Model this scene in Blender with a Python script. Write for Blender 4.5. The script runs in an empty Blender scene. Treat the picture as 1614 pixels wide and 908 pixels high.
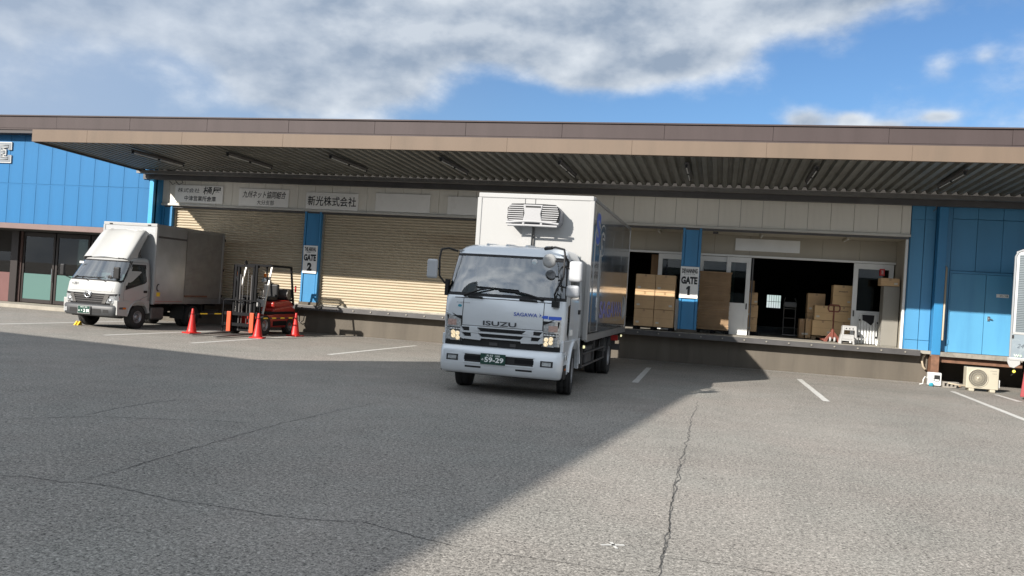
import bpy, bmesh, math, random
from mathutils import Vector, Matrix
random.seed(7)
S = bpy.context.scene
COL = S.collection
R = math.radians

# ------------------------------------------------------------------ camera
YAW, PITCH, ROLL = -0.246935, 0.0046999, 0.0646143
cd = bpy.data.cameras.new("camera")
cd.sensor_width = 36.0
cd.lens = 1310.06 / 1614 * 36.0
cd.clip_start = 0.1
cd.clip_end = 3000
cam = bpy.data.objects.new("camera", cd)
COL.objects.link(cam)
fw = Vector((math.sin(YAW)*math.cos(PITCH), math.cos(YAW)*math.cos(PITCH), math.sin(PITCH)))
rt = Vector((math.cos(YAW), -math.sin(YAW), 0))
up = rt.cross(fw)
cr, sr = math.cos(ROLL), math.sin(ROLL)
r2 = cr*rt + sr*up
u2 = -sr*rt + cr*up
m = Matrix((r2, u2, -fw)).transposed().to_4x4()
m.translation = (0, 0, 1.75)
cam.matrix_world = m
S.camera = cam

# ------------------------------------------------------------------ light
SUN_TO = Vector((0.60, 1.0, -0.59)).normalized()       # direction the light travels
elev = math.asin(-SUN_TO.z)
sl = bpy.data.lights.new("sun", 'SUN')
sl.energy = 5.0
sl.angle = R(0.53)
sl.color = (1.0, 0.94, 0.86)
so = bpy.data.objects.new("sun", sl)
so.rotation_euler = SUN_TO.to_track_quat('-Z', 'Y').to_euler()
so.location = (-30, -40, 40)
COL.objects.link(so)

W = bpy.data.worlds.new("World")
S.world = W
W.use_nodes = True
nt = W.node_tree
for n in list(nt.nodes):
    nt.nodes.remove(n)
N = nt.nodes.new
L = nt.links.new
def mth(op, a, b=None, c=None, clamp=False, tree=None):
    t = tree or nt
    n = t.nodes.new('ShaderNodeMath'); n.operation = op; n.use_clamp = clamp
    for i, v in enumerate((a, b, c)):
        if v is None: continue
        if isinstance(v, (int, float)): n.inputs[i].default_value = v
        else: t.links.new(v, n.inputs[i])
    return n.outputs[0]
tc = N('ShaderNodeTexCoord')
sky = N('ShaderNodeTexSky'); sky.sky_type = 'NISHITA'; sky.sun_disc = False
sky.sun_elevation = elev
sky.sun_rotation = math.atan2(-SUN_TO.x, -SUN_TO.y)      # towards the sun, clockwise from +Y
sky.air_density = 1.0; sky.dust_density = 0.6; sky.ozone_density = 1.6
sep = N('ShaderNodeSeparateXYZ'); L(tc.outputs['Generated'], sep.inputs[0])
az = mth('MULTIPLY', mth('ARCTAN2', sep.outputs[0], sep.outputs[1]), 180/math.pi)
el = mth('MULTIPLY', mth('ARCSINE', sep.outputs[2]), 180/math.pi)
# broad cloud masses: azimuth, elevation, half sizes in degrees, weight
BL = [(-41, 15.5, 7, 3.4, .52), (-50, 18, 8, 5, .3), (-31, 17.5, 7, 4.4, .72), (-29.5, 12.2, 4.2, 2.6, .62), (-24, 13.5, 4.0, 3.0, .50), (-22.5, 17.8, 6, 3.2, .62),
      (-16.5, 17.4, 3.6, 2.0, .60), (-7.5, 18.2, 7.5, 2.7, .85), (1.5, 19.4, 6.0, 1.9, .62), (-9.0, 14.9, 4.6, 1.15, .55), (-3.5, 16.2, 4.4, 1.4, .5), (8.0, 20.5, 4.5, 1.4, .45),
      (4.7, 12.2, 1.5, .8, .56), (7.4, 12.2, 1.1, .6, .48), (9.4, 11.8, 1.3, .4, .36), (12.4, 12.3, 1.1, .35, .42), (12.4, 15.3, .9, .9, .18), (14.7, 15.7, .8, .55, .23)]
dens = None
for a0, e0, ra, re, w in BL:
    dx = mth('MULTIPLY', mth('SUBTRACT', az, a0), 1/ra)
    dy = mth('MULTIPLY', mth('SUBTRACT', el, e0), 1/re)
    g = mth('MULTIPLY', mth('EXPONENT', mth('MULTIPLY', mth('ADD', mth('MULTIPLY', dx, dx), mth('MULTIPLY', dy, dy)), -1.0)), w)
    dens = g if dens is None else mth('ADD', dens, g)
# the rest of the sky, beyond what the camera sees, carries broken cloud of the same kind
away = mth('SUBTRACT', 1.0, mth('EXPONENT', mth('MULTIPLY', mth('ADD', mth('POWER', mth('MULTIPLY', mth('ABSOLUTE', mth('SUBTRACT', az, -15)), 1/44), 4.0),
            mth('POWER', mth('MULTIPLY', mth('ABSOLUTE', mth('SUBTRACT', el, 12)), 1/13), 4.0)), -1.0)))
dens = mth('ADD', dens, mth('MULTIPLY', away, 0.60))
def fbm(off, scale, detail, rough=.55):
    mp = N('ShaderNodeMapping'); mp.inputs['Location'].default_value = off
    mp.inputs['Scale'].default_value = (1, 1, 1.7)
    L(tc.outputs['Generated'], mp.inputs[0])
    n = N('ShaderNodeTexNoise'); n.inputs['Scale'].default_value = scale
    n.inputs['Detail'].default_value = detail; n.inputs['Roughness'].default_value = rough
    L(mp.outputs[0], n.inputs['Vector'])
    return n.outputs[0]
n1 = fbm((.3, 1.1, .2), 8.0, 9, .56)
n1b = fbm((.3-.012, 1.1, .2+.030), 8.0, 5, .50)
n2 = fbm((3, 1, 2), 2.6, 3)
raw = mth('ADD', dens, mth('MULTIPLY', mth('SUBTRACT', n1, 0.5), 1.0))
cov = N('ShaderNodeMapRange'); cov.interpolation_type = 'SMOOTHSTEP'
L(raw, cov.inputs[0]); cov.inputs[1].default_value = 0.10; cov.inputs[2].default_value = 0.55
cover = mth('MULTIPLY', cov.outputs[0], 0.96)
relief = mth('ADD', mth('MULTIPLY', mth('SUBTRACT', n1, n1b), 3.6), 0.54, clamp=True)
thick = N('ShaderNodeMapRange'); L(raw, thick.inputs[0]); thick.inputs[1].default_value = 0.34; thick.inputs[2].default_value = 0.95
bright = mth('SUBTRACT', mth('ADD', mth('MULTIPLY', relief, 0.75), mth('MULTIPLY', n2, 0.45)), mth('MULTIPLY', thick.outputs[0], 0.46), clamp=True)
cm = N('ShaderNodeMix'); cm.data_type = 'RGBA'
L(bright, cm.inputs[0]); cm.inputs[6].default_value = (1.9, 2.35, 3.0, 1); cm.inputs[7].default_value = (5.5, 5.75, 5.95, 1)
# thin high veil that washes the left of the sky pale
veil = mth('MULTIPLY', mth('EXPONENT', mth('MULTIPLY', mth('POWER', mth('MULTIPLY', mth('ADD', az, 50), 1/22), 2.0), -1.0)), 0.80)
vm = N('ShaderNodeMix'); vm.data_type = 'RGBA'
tint = N('ShaderNodeMix'); tint.data_type = 'RGBA'; tint.blend_type = 'MULTIPLY'; tint.inputs[0].default_value = 1
L(sky.outputs[0], tint.inputs[6]); tint.inputs[7].default_value = (.46, .62, .79, 1)
L(veil, vm.inputs[0]); L(tint.outputs[2], vm.inputs[6]); vm.inputs[7].default_value = (2.3, 3.0, 4.1, 1)
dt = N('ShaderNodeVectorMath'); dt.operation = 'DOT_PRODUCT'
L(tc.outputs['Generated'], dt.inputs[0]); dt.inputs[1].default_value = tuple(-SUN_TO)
fill_glow = mth('ADD', 1.0, mth('MULTIPLY', mth('EXPONENT', mth('MULTIPLY', mth('SUBTRACT', dt.outputs['Value'], 1.0), 3.8)), 1.2))  # added: clouds brighten towards the unseen sun to lift the canopy shade
cg = N('ShaderNodeVectorMath'); cg.operation = 'SCALE'; L(cm.outputs[2], cg.inputs[0]); L(fill_glow, cg.inputs['Scale'])
mx = N('ShaderNodeMix'); mx.data_type = 'RGBA'
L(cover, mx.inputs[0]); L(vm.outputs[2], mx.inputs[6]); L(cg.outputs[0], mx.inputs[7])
ov = N('ShaderNodeMix'); ov.data_type = 'RGBA'
L(mth('MULTIPLY', veil, 0.55), ov.inputs[0]); L(mx.outputs[2], ov.inputs[6]); ov.inputs[7].default_value = (2.6, 3.2, 4.2, 1)
bg = N('ShaderNodeBackground'); bg.inputs[1].default_value = 0.10
L(ov.outputs[2], bg.inputs[0])
wo = N('ShaderNodeOutputWorld'); L(bg.outputs[0], wo.inputs[0])

S.view_settings.view_transform = 'Standard'
S.view_settings.look = 'None'
S.view_settings.exposure = 0.75
S.view_settings.gamma = 1
S.cycles.max_bounces = 8
S.cycles.transparent_max_bounces = 12

# ------------------------------------------------------------------ materials
MATS = {}
def mat(name, col, rough=.5, metal=0.0, var=0.0, vscale=3.0, bump=0.0, bscale=40.0, spec=.5, coat=0.0, emit=None, estr=0, grime=0.0, streak=False, gcol=(.05, .035, .022)):
    if name in MATS: return MATS[name]
    M_ = bpy.data.materials.new(name); M_.use_nodes = True
    t = M_.node_tree; b = t.nodes['Principled BSDF']
    b.inputs['Base Color'].default_value = (*col, 1)
    b.inputs['Roughness'].default_value = rough
    b.inputs['Metallic'].default_value = metal
    b.inputs['Specular IOR Level'].default_value = spec
    b.inputs['Coat Weight'].default_value = coat
    b.inputs['Coat Roughness'].default_value = .05
    if emit:
        b.inputs['Emission Color'].default_value = (*emit, 1); b.inputs['Emission Strength'].default_value = estr
    co = t.nodes.new('ShaderNodeTexCoord')
    src = co.outputs['Object']
    if streak:
        mp = t.nodes.new('ShaderNodeMapping'); mp.inputs['Scale'].default_value = (1, 1, .12) if streak == 'z' else (.12, 1, 1)
        t.links.new(src, mp.inputs[0]); src = mp.outputs[0]
    cur = None
    if var or grime:
        n = t.nodes.new('ShaderNodeTexNoise'); n.inputs['Scale'].default_value = vscale; n.inputs['Detail'].default_value = 6
        t.links.new(src, n.inputs['Vector'])
        h = t.nodes.new('ShaderNodeMix'); h.data_type = 'RGBA'
        f = mth('MULTIPLY', mth('SUBTRACT', n.outputs[0], .30, tree=t), 2.5, clamp=True, tree=t)
        t.links.new(f, h.inputs[0])
        h.inputs[6].default_value = (*[c*(1-var) for c in col], 1); h.inputs[7].default_value = (*[min(1, c*(1+var)) for c in col], 1)
        cur = h.outputs[2]
        if grime:
            n3 = t.nodes.new('ShaderNodeTexNoise'); n3.inputs['Scale'].default_value = vscale*1.7; n3.inputs['Detail'].default_value = 8; n3.inputs['Roughness'].default_value = .7
            t.links.new(src, n3.inputs['Vector'])
            gm = t.nodes.new('ShaderNodeMix'); gm.data_type = 'RGBA'
            gf = mth('MULTIPLY', mth('MULTIPLY', mth('SUBTRACT', n3.outputs[0], .50, tree=t), 4.5, clamp=True, tree=t), grime, tree=t)
            t.links.new(gf, gm.inputs[0]); t.links.new(cur, gm.inputs[6]); gm.inputs[7].default_value = (*gcol, 1)
            cur = gm.outputs[2]
        t.links.new(cur, b.inputs['Base Color'])
    if bump:
        n = t.nodes.new('ShaderNodeTexNoise'); n.inputs['Scale'].default_value = bscale; n.inputs['Detail'].default_value = 4
        t.links.new(src, n.inputs['Vector'])
        bp = t.nodes.new('ShaderNodeBump'); bp.inputs['Strength'].default_value = bump; bp.inputs['Distance'].default_value = .01
        t.links.new(n.outputs[0], bp.inputs['Height']); t.links.new(bp.outputs[0], b.inputs['Normal'])
    MATS[name] = M_
    return M_

def glass(name, tint=(.75, .85, .85), ior=1.5, rough=0.0, k=1.0, add=0.0):
    if name in MATS: return MATS[name]
    M_ = bpy.data.materials.new(name); M_.use_nodes = True
    t = M_.node_tree
    for n in list(t.nodes): t.nodes.remove(n)
    o = t.nodes.new('ShaderNodeOutputMaterial'); mxs = t.nodes.new('ShaderNodeMixShader')
    tr = t.nodes.new('ShaderNodeBsdfTransparent'); tr.inputs[0].default_value = (*tint, 1)
    gl = t.nodes.new('ShaderNodeBsdfGlossy'); gl.inputs['Roughness'].default_value = rough
    fr = t.nodes.new('ShaderNodeFresnel'); fr.inputs[0].default_value = ior
    t.links.new(mth('ADD', mth('MULTIPLY', fr.outputs[0], k, tree=t), add, clamp=True, tree=t), mxs.inputs[0])
    t.links.new(tr.outputs[0], mxs.inputs[1]); t.links.new(gl.outputs[0], mxs.inputs[2]); t.links.new(mxs.outputs[0], o.inputs[0])
    MATS[name] = M_
    return M_

def asphalt():
    M_ = bpy.data.materials.new("asphalt"); M_.use_nodes = True
    t = M_.node_tree; b = t.nodes['Principled BSDF']
    co = t.nodes.new('ShaderNodeTexCoord').outputs['Object']
    def noise(sc, det, ro=.6):
        n = t.nodes.new('ShaderNodeTexNoise'); n.inputs['Scale'].default_value = sc; n.inputs['Detail'].default_value = det; n.inputs['Roughness'].default_value = ro
        t.links.new(co, n.inputs['Vector']); return n.outputs[0]
    big = noise(.22, 5); mid = noise(1.9, 6, .7); fine = noise(70, 2, .8); fine2 = noise(28, 4, .8)
    v = t.nodes.new('ShaderNodeTexVoronoi'); v.inputs['Scale'].default_value = 34; t.links.new(co, v.inputs['Vector'])
    k = mth('ADD', mth('MULTIPLY', mth('SUBTRACT', big, .5, tree=t), .8, tree=t), 1.0, tree=t)
    k = mth('ADD', k, mth('MULTIPLY', mth('SUBTRACT', mid, .5, tree=t), .5, tree=t), tree=t)
    k = mth('ADD', k, mth('MULTIPLY', mth('SUBTRACT', fine, .5, tree=t), 3.4, tree=t), tree=t)
    k = mth('ADD', k, mth('MULTIPLY', mth('SUBTRACT', fine2, .5, tree=t), 3.6, tree=t), tree=t)
    sep_ = t.nodes.new('ShaderNodeSeparateColor'); t.links.new(v.outputs['Color'], sep_.inputs[0])
    pit = mth('MULTIPLY', mth('GREATER_THAN', sep_.outputs[0], .86, tree=t), mth('LESS_THAN', v.outputs['Distance'], .34, tree=t), tree=t)
    light = mth('MULTIPLY', mth('LESS_THAN', sep_.outputs[0], .16, tree=t), mth('LESS_THAN', v.outputs['Distance'], .36, tree=t), tree=t)
    k = mth('SUBTRACT', k, mth('MULTIPLY', pit, .62, tree=t), tree=t)
    k = mth('ADD', k, mth('MULTIPLY', light, .55, tree=t), tree=t)
    k = mth('MAXIMUM', k, .22, tree=t)
    cr_ = t.nodes.new('ShaderNodeMix'); cr_.data_type = 'RGBA'
    t.links.new(mth('MULTIPLY', mth('SUBTRACT', noise(.5, 3), .35, tree=t), 3, clamp=True, tree=t), cr_.inputs[0])
    cr_.inputs[6].default_value = (.228, .217, .194, 1); cr_.inputs[7].default_value = (.250, .227, .202, 1)
    vm_ = t.nodes.new('ShaderNodeVectorMath'); vm_.operation = 'SCALE'
    t.links.new(cr_.outputs[2], vm_.inputs[0]); t.links.new(k, vm_.inputs['Scale'])
    t.links.new(vm_.outputs[0], b.inputs['Base Color'])
    b.inputs['Roughness'].default_value = .88
    b.inputs['Specular IOR Level'].default_value = .3
    bp = t.nodes.new('ShaderNodeBump'); bp.inputs['Strength'].default_value = .55; bp.inputs['Distance'].default_value = .008
    t.links.new(mth('ADD', fine2, mth('MULTIPLY', fine, .6, tree=t), tree=t), bp.inputs['Height']); t.links.new(bp.outputs[0], b.inputs['Normal'])
    return M_

M_asph = asphalt()
M_line = mat('worn white road paint', (.55, .54, .51), .8, var=.12, vscale=9, grime=.75, gcol=(.2, .19, .175), bump=.3)
M_crack = mat('dark crack filler', (.075, .072, .068), .95)
M_band = mat('off white wall panel', (.70, .67, .60), .55, var=.05, vscale=1.2, grime=.18, streak='z', gcol=(.22, .19, .15))
M_trim = mat('grey white metal trim', (.50, .49, .45), .45, var=.08, vscale=2)
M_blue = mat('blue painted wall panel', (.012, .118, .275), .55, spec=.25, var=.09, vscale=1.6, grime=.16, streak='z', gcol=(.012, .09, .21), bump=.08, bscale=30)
M_blueshade = mat('blue wall panel lightened for canopy shade', (.062, .235, .42), .48, var=.09, vscale=1.6, grime=.16, streak='z', gcol=(.04, .15, .30))  # lighter copy of the wall blue, raised to offset the canopy shade
M_bluel = mat('blue painted steel door', (.085, .29, .48), .42, var=.07, vscale=1.2, grime=.3, streak='z', gcol=(.035, .15, .34))
M_bluep = mat('blue painted post', (.028, .195, .40), .42, var=.12, vscale=2.5, grime=.22, streak='z', gcol=(.03, .13, .30))
M_fasc = mat('taupe metal fascia', (.062, .048, .047), .6, spec=.2, var=.08, vscale=1.6, grime=.25, streak='z', gcol=(.038, .030, .028))
M_fascd = mat('dark taupe trim', (.028, .022, .022), .5)
M_beige = mat('beige canopy fascia', (.150, .112, .084), .6, spec=.2, var=.06, vscale=1.3, grime=.30, streak='z', gcol=(.10, .082, .064))
M_soff = mat('grey galvanised deck', (.16, .16, .145), .5, metal=.35, var=.14, vscale=1.4, grime=.25, gcol=(.04, .035, .03))
M_beam = mat('dark grey steel', (.075, .072, .072), .5, metal=.2, var=.15, vscale=3)
M_black = mat('black rubber', (.012, .012, .012), .7)
M_blackp = mat('black plastic', (.016, .016, .017), .5, spec=.3)
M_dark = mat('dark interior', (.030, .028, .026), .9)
M_shut = mat('cream shutter slat', (.46, .395, .290), .5, var=.07, vscale=.8, grime=.45, streak='x', gcol=(.19, .11, .055))
M_conc = mat('brown grey concrete', (.100, .086, .068), .85, var=.18, vscale=1.6, grime=.35, streak='z', gcol=(.04, .034, .028), bump=.3)
M_lip = mat('galvanised dock edge', (.30, .28, .24), .5, metal=.3, var=.2, vscale=5, grime=.5, gcol=(.07, .05, .04))
M_floor = mat('concrete dock floor', (.30, .28, .24), .7, var=.12, vscale=2)
M_inner = mat('grey beige partition', (.36, .33, .27), .6, var=.06, vscale=1.2, streak='z')
M_white = mat('white painted aluminium', (.68, .69, .68), .4, var=.05, vscale=3)
M_dglass = glass('door glass', (.30, .36, .34), 1.5)
M_sign = mat('white sign board', (.80, .79, .76), .45, var=.04, vscale=2, grime=.12, gcol=(.4, .36, .3))
M_ink = mat('black sign lettering', (.012, .012, .014), .5)
M_inkg = mat('grey sign lettering', (.10, .10, .10), .5)
M_card = mat('brown cardboard', (.50, .335, .185), .8, var=.09, vscale=3)
M_card2 = mat('kraft cardboard', (.56, .39, .21), .8, var=.08, vscale=3)
M_cardd = mat('dull cardboard sheets', (.30, .195, .11), .85, var=.16, vscale=4)
M_tape = mat('packing tape', (.33, .21, .11), .35)
M_wood = mat('pallet wood', (.16, .115, .07), .8, var=.2, vscale=6)
M_silv = mat('silver cab paint', (.66, .69, .715), .30, metal=.28, coat=.5, var=.02)
M_wcab = mat('white cab paint', (.385, .387, .378), .34, coat=.4, var=.03, vscale=2, grime=.04, gcol=(.28, .26, .22))
M_wbox = mat('white box panel', (.335, .335, .33), .38, var=.02, vscale=1, grime=.06, gcol=(.3, .29, .27))
M_mirr = mat('polished grey box side', (.44, .455, .475), .10, metal=.85, spec=.8)
M_alum = mat('bare aluminium', (.36, .36, .355), .38, metal=.7, var=.08, vscale=3, streak='z')
M_alumd = mat('dull aluminium side', (.42, .425, .43), .36, metal=.75, var=.10, vscale=2, grime=.12, gcol=(.24, .23, .22))
M_tyre = mat('tyre rubber', (.022, .022, .022), .8, bump=.2, bscale=60)
M_rim = mat('grey steel rim', (.30, .30, .31), .45, metal=.6, var=.15, vscale=8, grime=.5, gcol=(.06, .055, .05))
M_chas = mat('chassis black', (.013, .013, .014), .85, spec=.12)
M_chrome = mat('chrome', (.72, .73, .75), .25, metal=1)
M_lens = mat('headlamp lens', (.55, .57, .58), .12, metal=.55, var=.3, vscale=30)
M_lit = mat('lit headlamp reflector', (.8, .7, .5), .2, metal=.5, var=.6, vscale=34, emit=(1, .76, .45), estr=.42)
M_amber = mat('amber lens', (.55, .14, .02), .25)
M_ambrd = mat('pale indicator lens', (.55, .38, .33), .2, metal=.3, var=.25, vscale=30)
M_wind = glass('windscreen glass', (.60, .80, .80), 1.5, k=4.0, add=.10)
M_sideg = mat('dark side glass', (.020, .024, .024), .05, spec=.9)
M_seat = mat('grey seat fabric', (.12, .125, .13), .9)
M_dash = mat('dashboard plastic', (.035, .037, .04), .6)
M_lblue = mat('blue logo paint', (.045, .09, .36), .4)
M_sblue = mat('blue stripe paint', (.03, .10, .55), .35)
M_teal = mat('teal sticker', (.03, .25, .33), .4)
M_plate = mat('dark green number plate', (.008, .05, .035), .4)
M_platew = mat('white plate digits', (.78, .80, .78), .5)
M_cone = mat('red cone plastic', (.50, .016, .012), .45, var=.08, vscale=6)
M_forkr = mat('red forklift paint', (.36, .022, .014), .35, var=.12, vscale=5, grime=.3, gcol=(.1, .03, .02))
M_forko = mat('orange red fork shank', (.60, .075, .02), .45)
M_steel = mat('worn grey steel', (.13, .125, .12), .5, metal=.5, var=.25, vscale=8)
M_yel = mat('yellow wheel chock', (.75, .50, .03), .5)
M_acw = mat('cream air conditioner casing', (.42, .39, .31), .45, var=.05, vscale=4)
M_grille = mat('grey fan grille', (.20, .185, .16), .5)
M_maroon = mat('maroon painted steel', (.27, .035, .04), .45, var=.1)
M_pvc = mat('cream pvc pipe', (.40, .34, .25), .5)
M_rust = mat('brown painted post base', (.17, .085, .05), .65, var=.25, vscale=7, grime=.5)
M_film = mat('teal window film', (.085, .165, .15), .12, spec=.7)
M_brownp = mat('maroon brown panel', (.13, .055, .05), .45, var=.08)
M_bronze = mat('dark bronze frame', (.030, .024, .022), .4, metal=.3)
M_curt = mat('grey blind fabric', (.085, .085, .08), .8, var=.1, vscale=3)
M_curtl = mat('pale blind cord strip', (.22, .215, .19), .8)
M_eave = mat('pinkish brown eave strip', (.16, .105, .095), .55, var=.06)
M_kerb = mat('pale concrete step', (.30, .275, .23), .85, var=.12, vscale=4, grime=.4, gcol=(.25, .22, .18))
M_block = mat('grey concrete block', (.27, .25, .22), .9, var=.15, vscale=12)
M_red = mat('red sign', (.55, .03, .03), .5)
M_jack = mat('rusty red pallet jack', (.15, .04, .025), .5, var=.2, vscale=10)
M_stool = mat('light grey plastic', (.36, .36, .355), .5)
M_lock = mat('grey steel locker', (.205, .195, .170), .45, var=.04)
M_cloth = mat('black cloth', (.012, .012, .015), .9)
M_tube = mat('unlit white lamp tube', (.55, .55, .53), .3)
M_graffiti = mat('faded stencil lettering', (.06, .08, .10), .6)
M_paleg = mat('pale green scrape', (.55, .68, .52), .6)

# ------------------------------------------------------------------ mesh helpers
class MB:
    def __init__(s): s.v = []; s.f = []; s.m = []; s.sm = []
    def add(s, vs, fs, mi=0, smooth=False):
        o = len(s.v); s.v += [tuple(v) for v in vs]
        for f in fs:
            s.f.append(tuple(o+i for i in f)); s.m.append(mi); s.sm.append(smooth)
        return s
    def box(s, x0, x1, y0, y1, z0, z1, mi=0):
        vs = [(x, y, z) for x in (x0, x1) for y in (y0, y1) for z in (z0, z1)]
        return s.add(vs, [(0, 1, 3, 2), (4, 6, 7, 5), (0, 4, 5, 1), (2, 3, 7, 6), (0, 2, 6, 4), (1, 5, 7, 3)], mi)
    def obox(s, p0, p1, w, h, mi=0, up=(0, 0, 1)):
        p0, p1 = Vector(p0), Vector(p1); d = (p1-p0).normalized(); u = Vector(up)
        if abs(d.dot(u)) > .99: u = Vector((0, 1, 0))
        sd = d.cross(u).normalized(); u = sd.cross(d)
        vs = [p + sd*a*w/2 + u*b*h/2 for p in (p0, p1) for a, b in ((-1, -1), (1, -1), (1, 1), (-1, 1))]
        return s.add(vs, [(3, 2, 1, 0), (4, 5, 6, 7), (0, 1, 5, 4), (1, 2, 6, 5), (2, 3, 7, 6), (3, 0, 4, 7)], mi)
    def prism(s, poly, axis, a0, a1, mi=0):
        n = len(poly)
        def P(p, a):
            return {'x': (a, p[0], p[1]), 'y': (p[0], a, p[1]), 'z': (p[0], p[1], a)}[axis]
        vs = [P(p, a0) for p in poly] + [P(p, a1) for p in poly]
        fs = [tuple(range(n-1, -1, -1)), tuple(range(n, 2*n))] + [(i, (i+1) % n, n+(i+1) % n, n+i) for i in range(n)]
        return s.add(vs, fs, mi)
    def tube(s, pts, r, n=8, mi=0, closed=False):
        pts = [Vector(p) for p in pts]; k = len(pts); rs = r if isinstance(r, (list, tuple)) else [r]*k
        vs = []; u = None
        for i, p in enumerate(pts):
            a = pts[i-1] if (i or closed) else p; b = pts[(i+1) % k] if (i < k-1 or closed) else p
            d = (b-a).normalized()
            if u is None:
                u = Vector((0, 0, 1)) if abs(d.z) < .9 else Vector((1, 0, 0))
            u = (u - d*u.dot(d)).normalized(); w = d.cross(u)
            vs += [p + (u*math.cos(2*math.pi*j/n) + w*math.sin(2*math.pi*j/n))*rs[i] for j in range(n)]
        fs = []
        for i in range(k if closed else k-1):
            for j in range(n):
                a = i*n+j; b = i*n+(j+1) % n; c = ((i+1) % k)*n
                fs.append((a, b, c+(j+1) % n, c+j))
        s.add(vs, fs, mi, True)
        if not closed:
            s.add(vs[:n], [tuple(range(n-1, -1, -1))], mi); s.add(vs[-n:], [tuple(range(n))], mi)
        return s
    def lathe(s, prof, c, axis='x', n=28, mi=0, smooth=True):
        # prof: (along axis, radius)
        vs = []
        for a, r in prof:
            for j in range(n):
                t = 2*math.pi*j/n; p, q = r*math.cos(t), r*math.sin(t)
                vs.append({'x': (c[0]+a, c[1]+p, c[2]+q), 'y': (c[0]+q, c[1]+a, c[2]+p), 'z': (c[0]+p, c[1]+q, c[2]+a)}[axis])
        fs = [(i*n+j, i*n+(j+1) % n, (i+1)*n+(j+1) % n, (i+1)*n+j) for i in range(len(prof)-1) for j in range(n)]
        return s.add(vs, fs, mi, smooth)
    def build(s, name, mats, parent=None, bevel=0, seg=2, wn=False):
        used = sorted({i for f in s.f for i in f})
        if len(used) < len(s.v):
            ix = {a: b for b, a in enumerate(used)}; s.v = [s.v[i] for i in used]; s.f = [tuple(ix[i] for i in f) for f in s.f]
        me = bpy.data.meshes.new(name); me.from_pydata(s.v, [], s.f)
        if not isinstance(mats, (list, tuple)): mats = [mats]
        for q in mats: me.materials.append(q)
        me.polygons.foreach_set('material_index', s.m); me.polygons.foreach_set('use_smooth', s.sm)
        bm = bmesh.new(); bm.from_mesh(me); bmesh.ops.recalc_face_normals(bm, faces=bm.faces); bm.to_mesh(me); bm.free()
        me.update()
        o = bpy.data.objects.new(name, me); COL.objects.link(o)
        if parent: o.parent = parent
        if bevel:
            b = o.modifiers.new('bevel', 'BEVEL'); b.width = bevel; b.segments = seg; b.limit_method = 'ANGLE'; b.angle_limit = R(35)
            b.harden_normals = False
        return o

def tag(o, label=None, cat=None, group=None, kind=None):
    if label: o['label'] = label
    if cat: o['category'] = cat
    if group: o['group'] = group
    if kind: o['kind'] = kind
    return o
def empty(name, loc, label=None, cat=None, rz=0, group=None):
    o = bpy.data.objects.new(name, None); COL.objects.link(o); o.location = loc; o.rotation_euler = (0, 0, rz); o.empty_display_size = .2
    return tag(o, label, cat, group)
def share(o, loc, parent=None):
    c = o.copy(); COL.objects.link(c); c.location = loc
    c.parent = parent or o.parent
    return c
def copy_tree(o, parent=None):
    c = o.copy(); COL.objects.link(c); c.parent = parent
    for ch in list(o.children): copy_tree(ch, c)
    return c

def text_mesh(body, width, height, bold=0.0, shear=0.0, squeeze=None):
    """flat lettering, centred on the origin in x/y, fitted to width x height"""
    c = bpy.data.curves.new('txt', 'FONT'); c.body = body; c.offset = bold; c.shear = shear; c.resolution_u = 3
    o = bpy.data.objects.new('txt', c); COL.objects.link(o)
    bpy.context.view_layer.update()
    dg = bpy.context.evaluated_depsgraph_get()
    me = bpy.data.meshes.new_from_object(o.evaluated_get(dg))
    bpy.data.objects.remove(o); bpy.data.curves.remove(c)
    vs = [v.co.copy() for v in me.vertices]; fs = [tuple(p.vertices) for p in me.polygons]
    bpy.data.meshes.remove(me)
    if not vs: return [], []
    x0, x1 = min(v.x for v in vs), max(v.x for v in vs); y0, y1 = min(v.y for v in vs), max(v.y for v in vs)
    sx = width/(x1-x0); sy = height/(y1-y0) if height else sx
    return [((v.x-(x0+x1)/2)*sx, (v.y-(y0+y1)/2)*sy) for v in vs], fs
def lettering(name, items, M, parent, fn, eps=.003):
    """items: (body, cx, cz, width, height, bold, shear); fn(a, b) -> 3-d point on the surface"""
    mb = MB()
    for it in items:
        body, cx_, cz_, w, h, b = it[:6]; sh = it[6] if len(it) > 6 else 0
        vs, fs = text_mesh(body, w, h, b, sh)
        mb.add([fn(cx_+x, cz_+y) for x, y in vs], fs)
    return mb.build(name, M, parent)

# ================================================================== ground
g = MB(); g.add([(-900, -900, 0), (900, -900, 0), (900, 900, 0), (-900, 900, 0)], [(0, 1, 2, 3)])
tag(g.build('ground', M_asph), 'worn grey asphalt yard in front of the warehouse', kind='structure')

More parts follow.
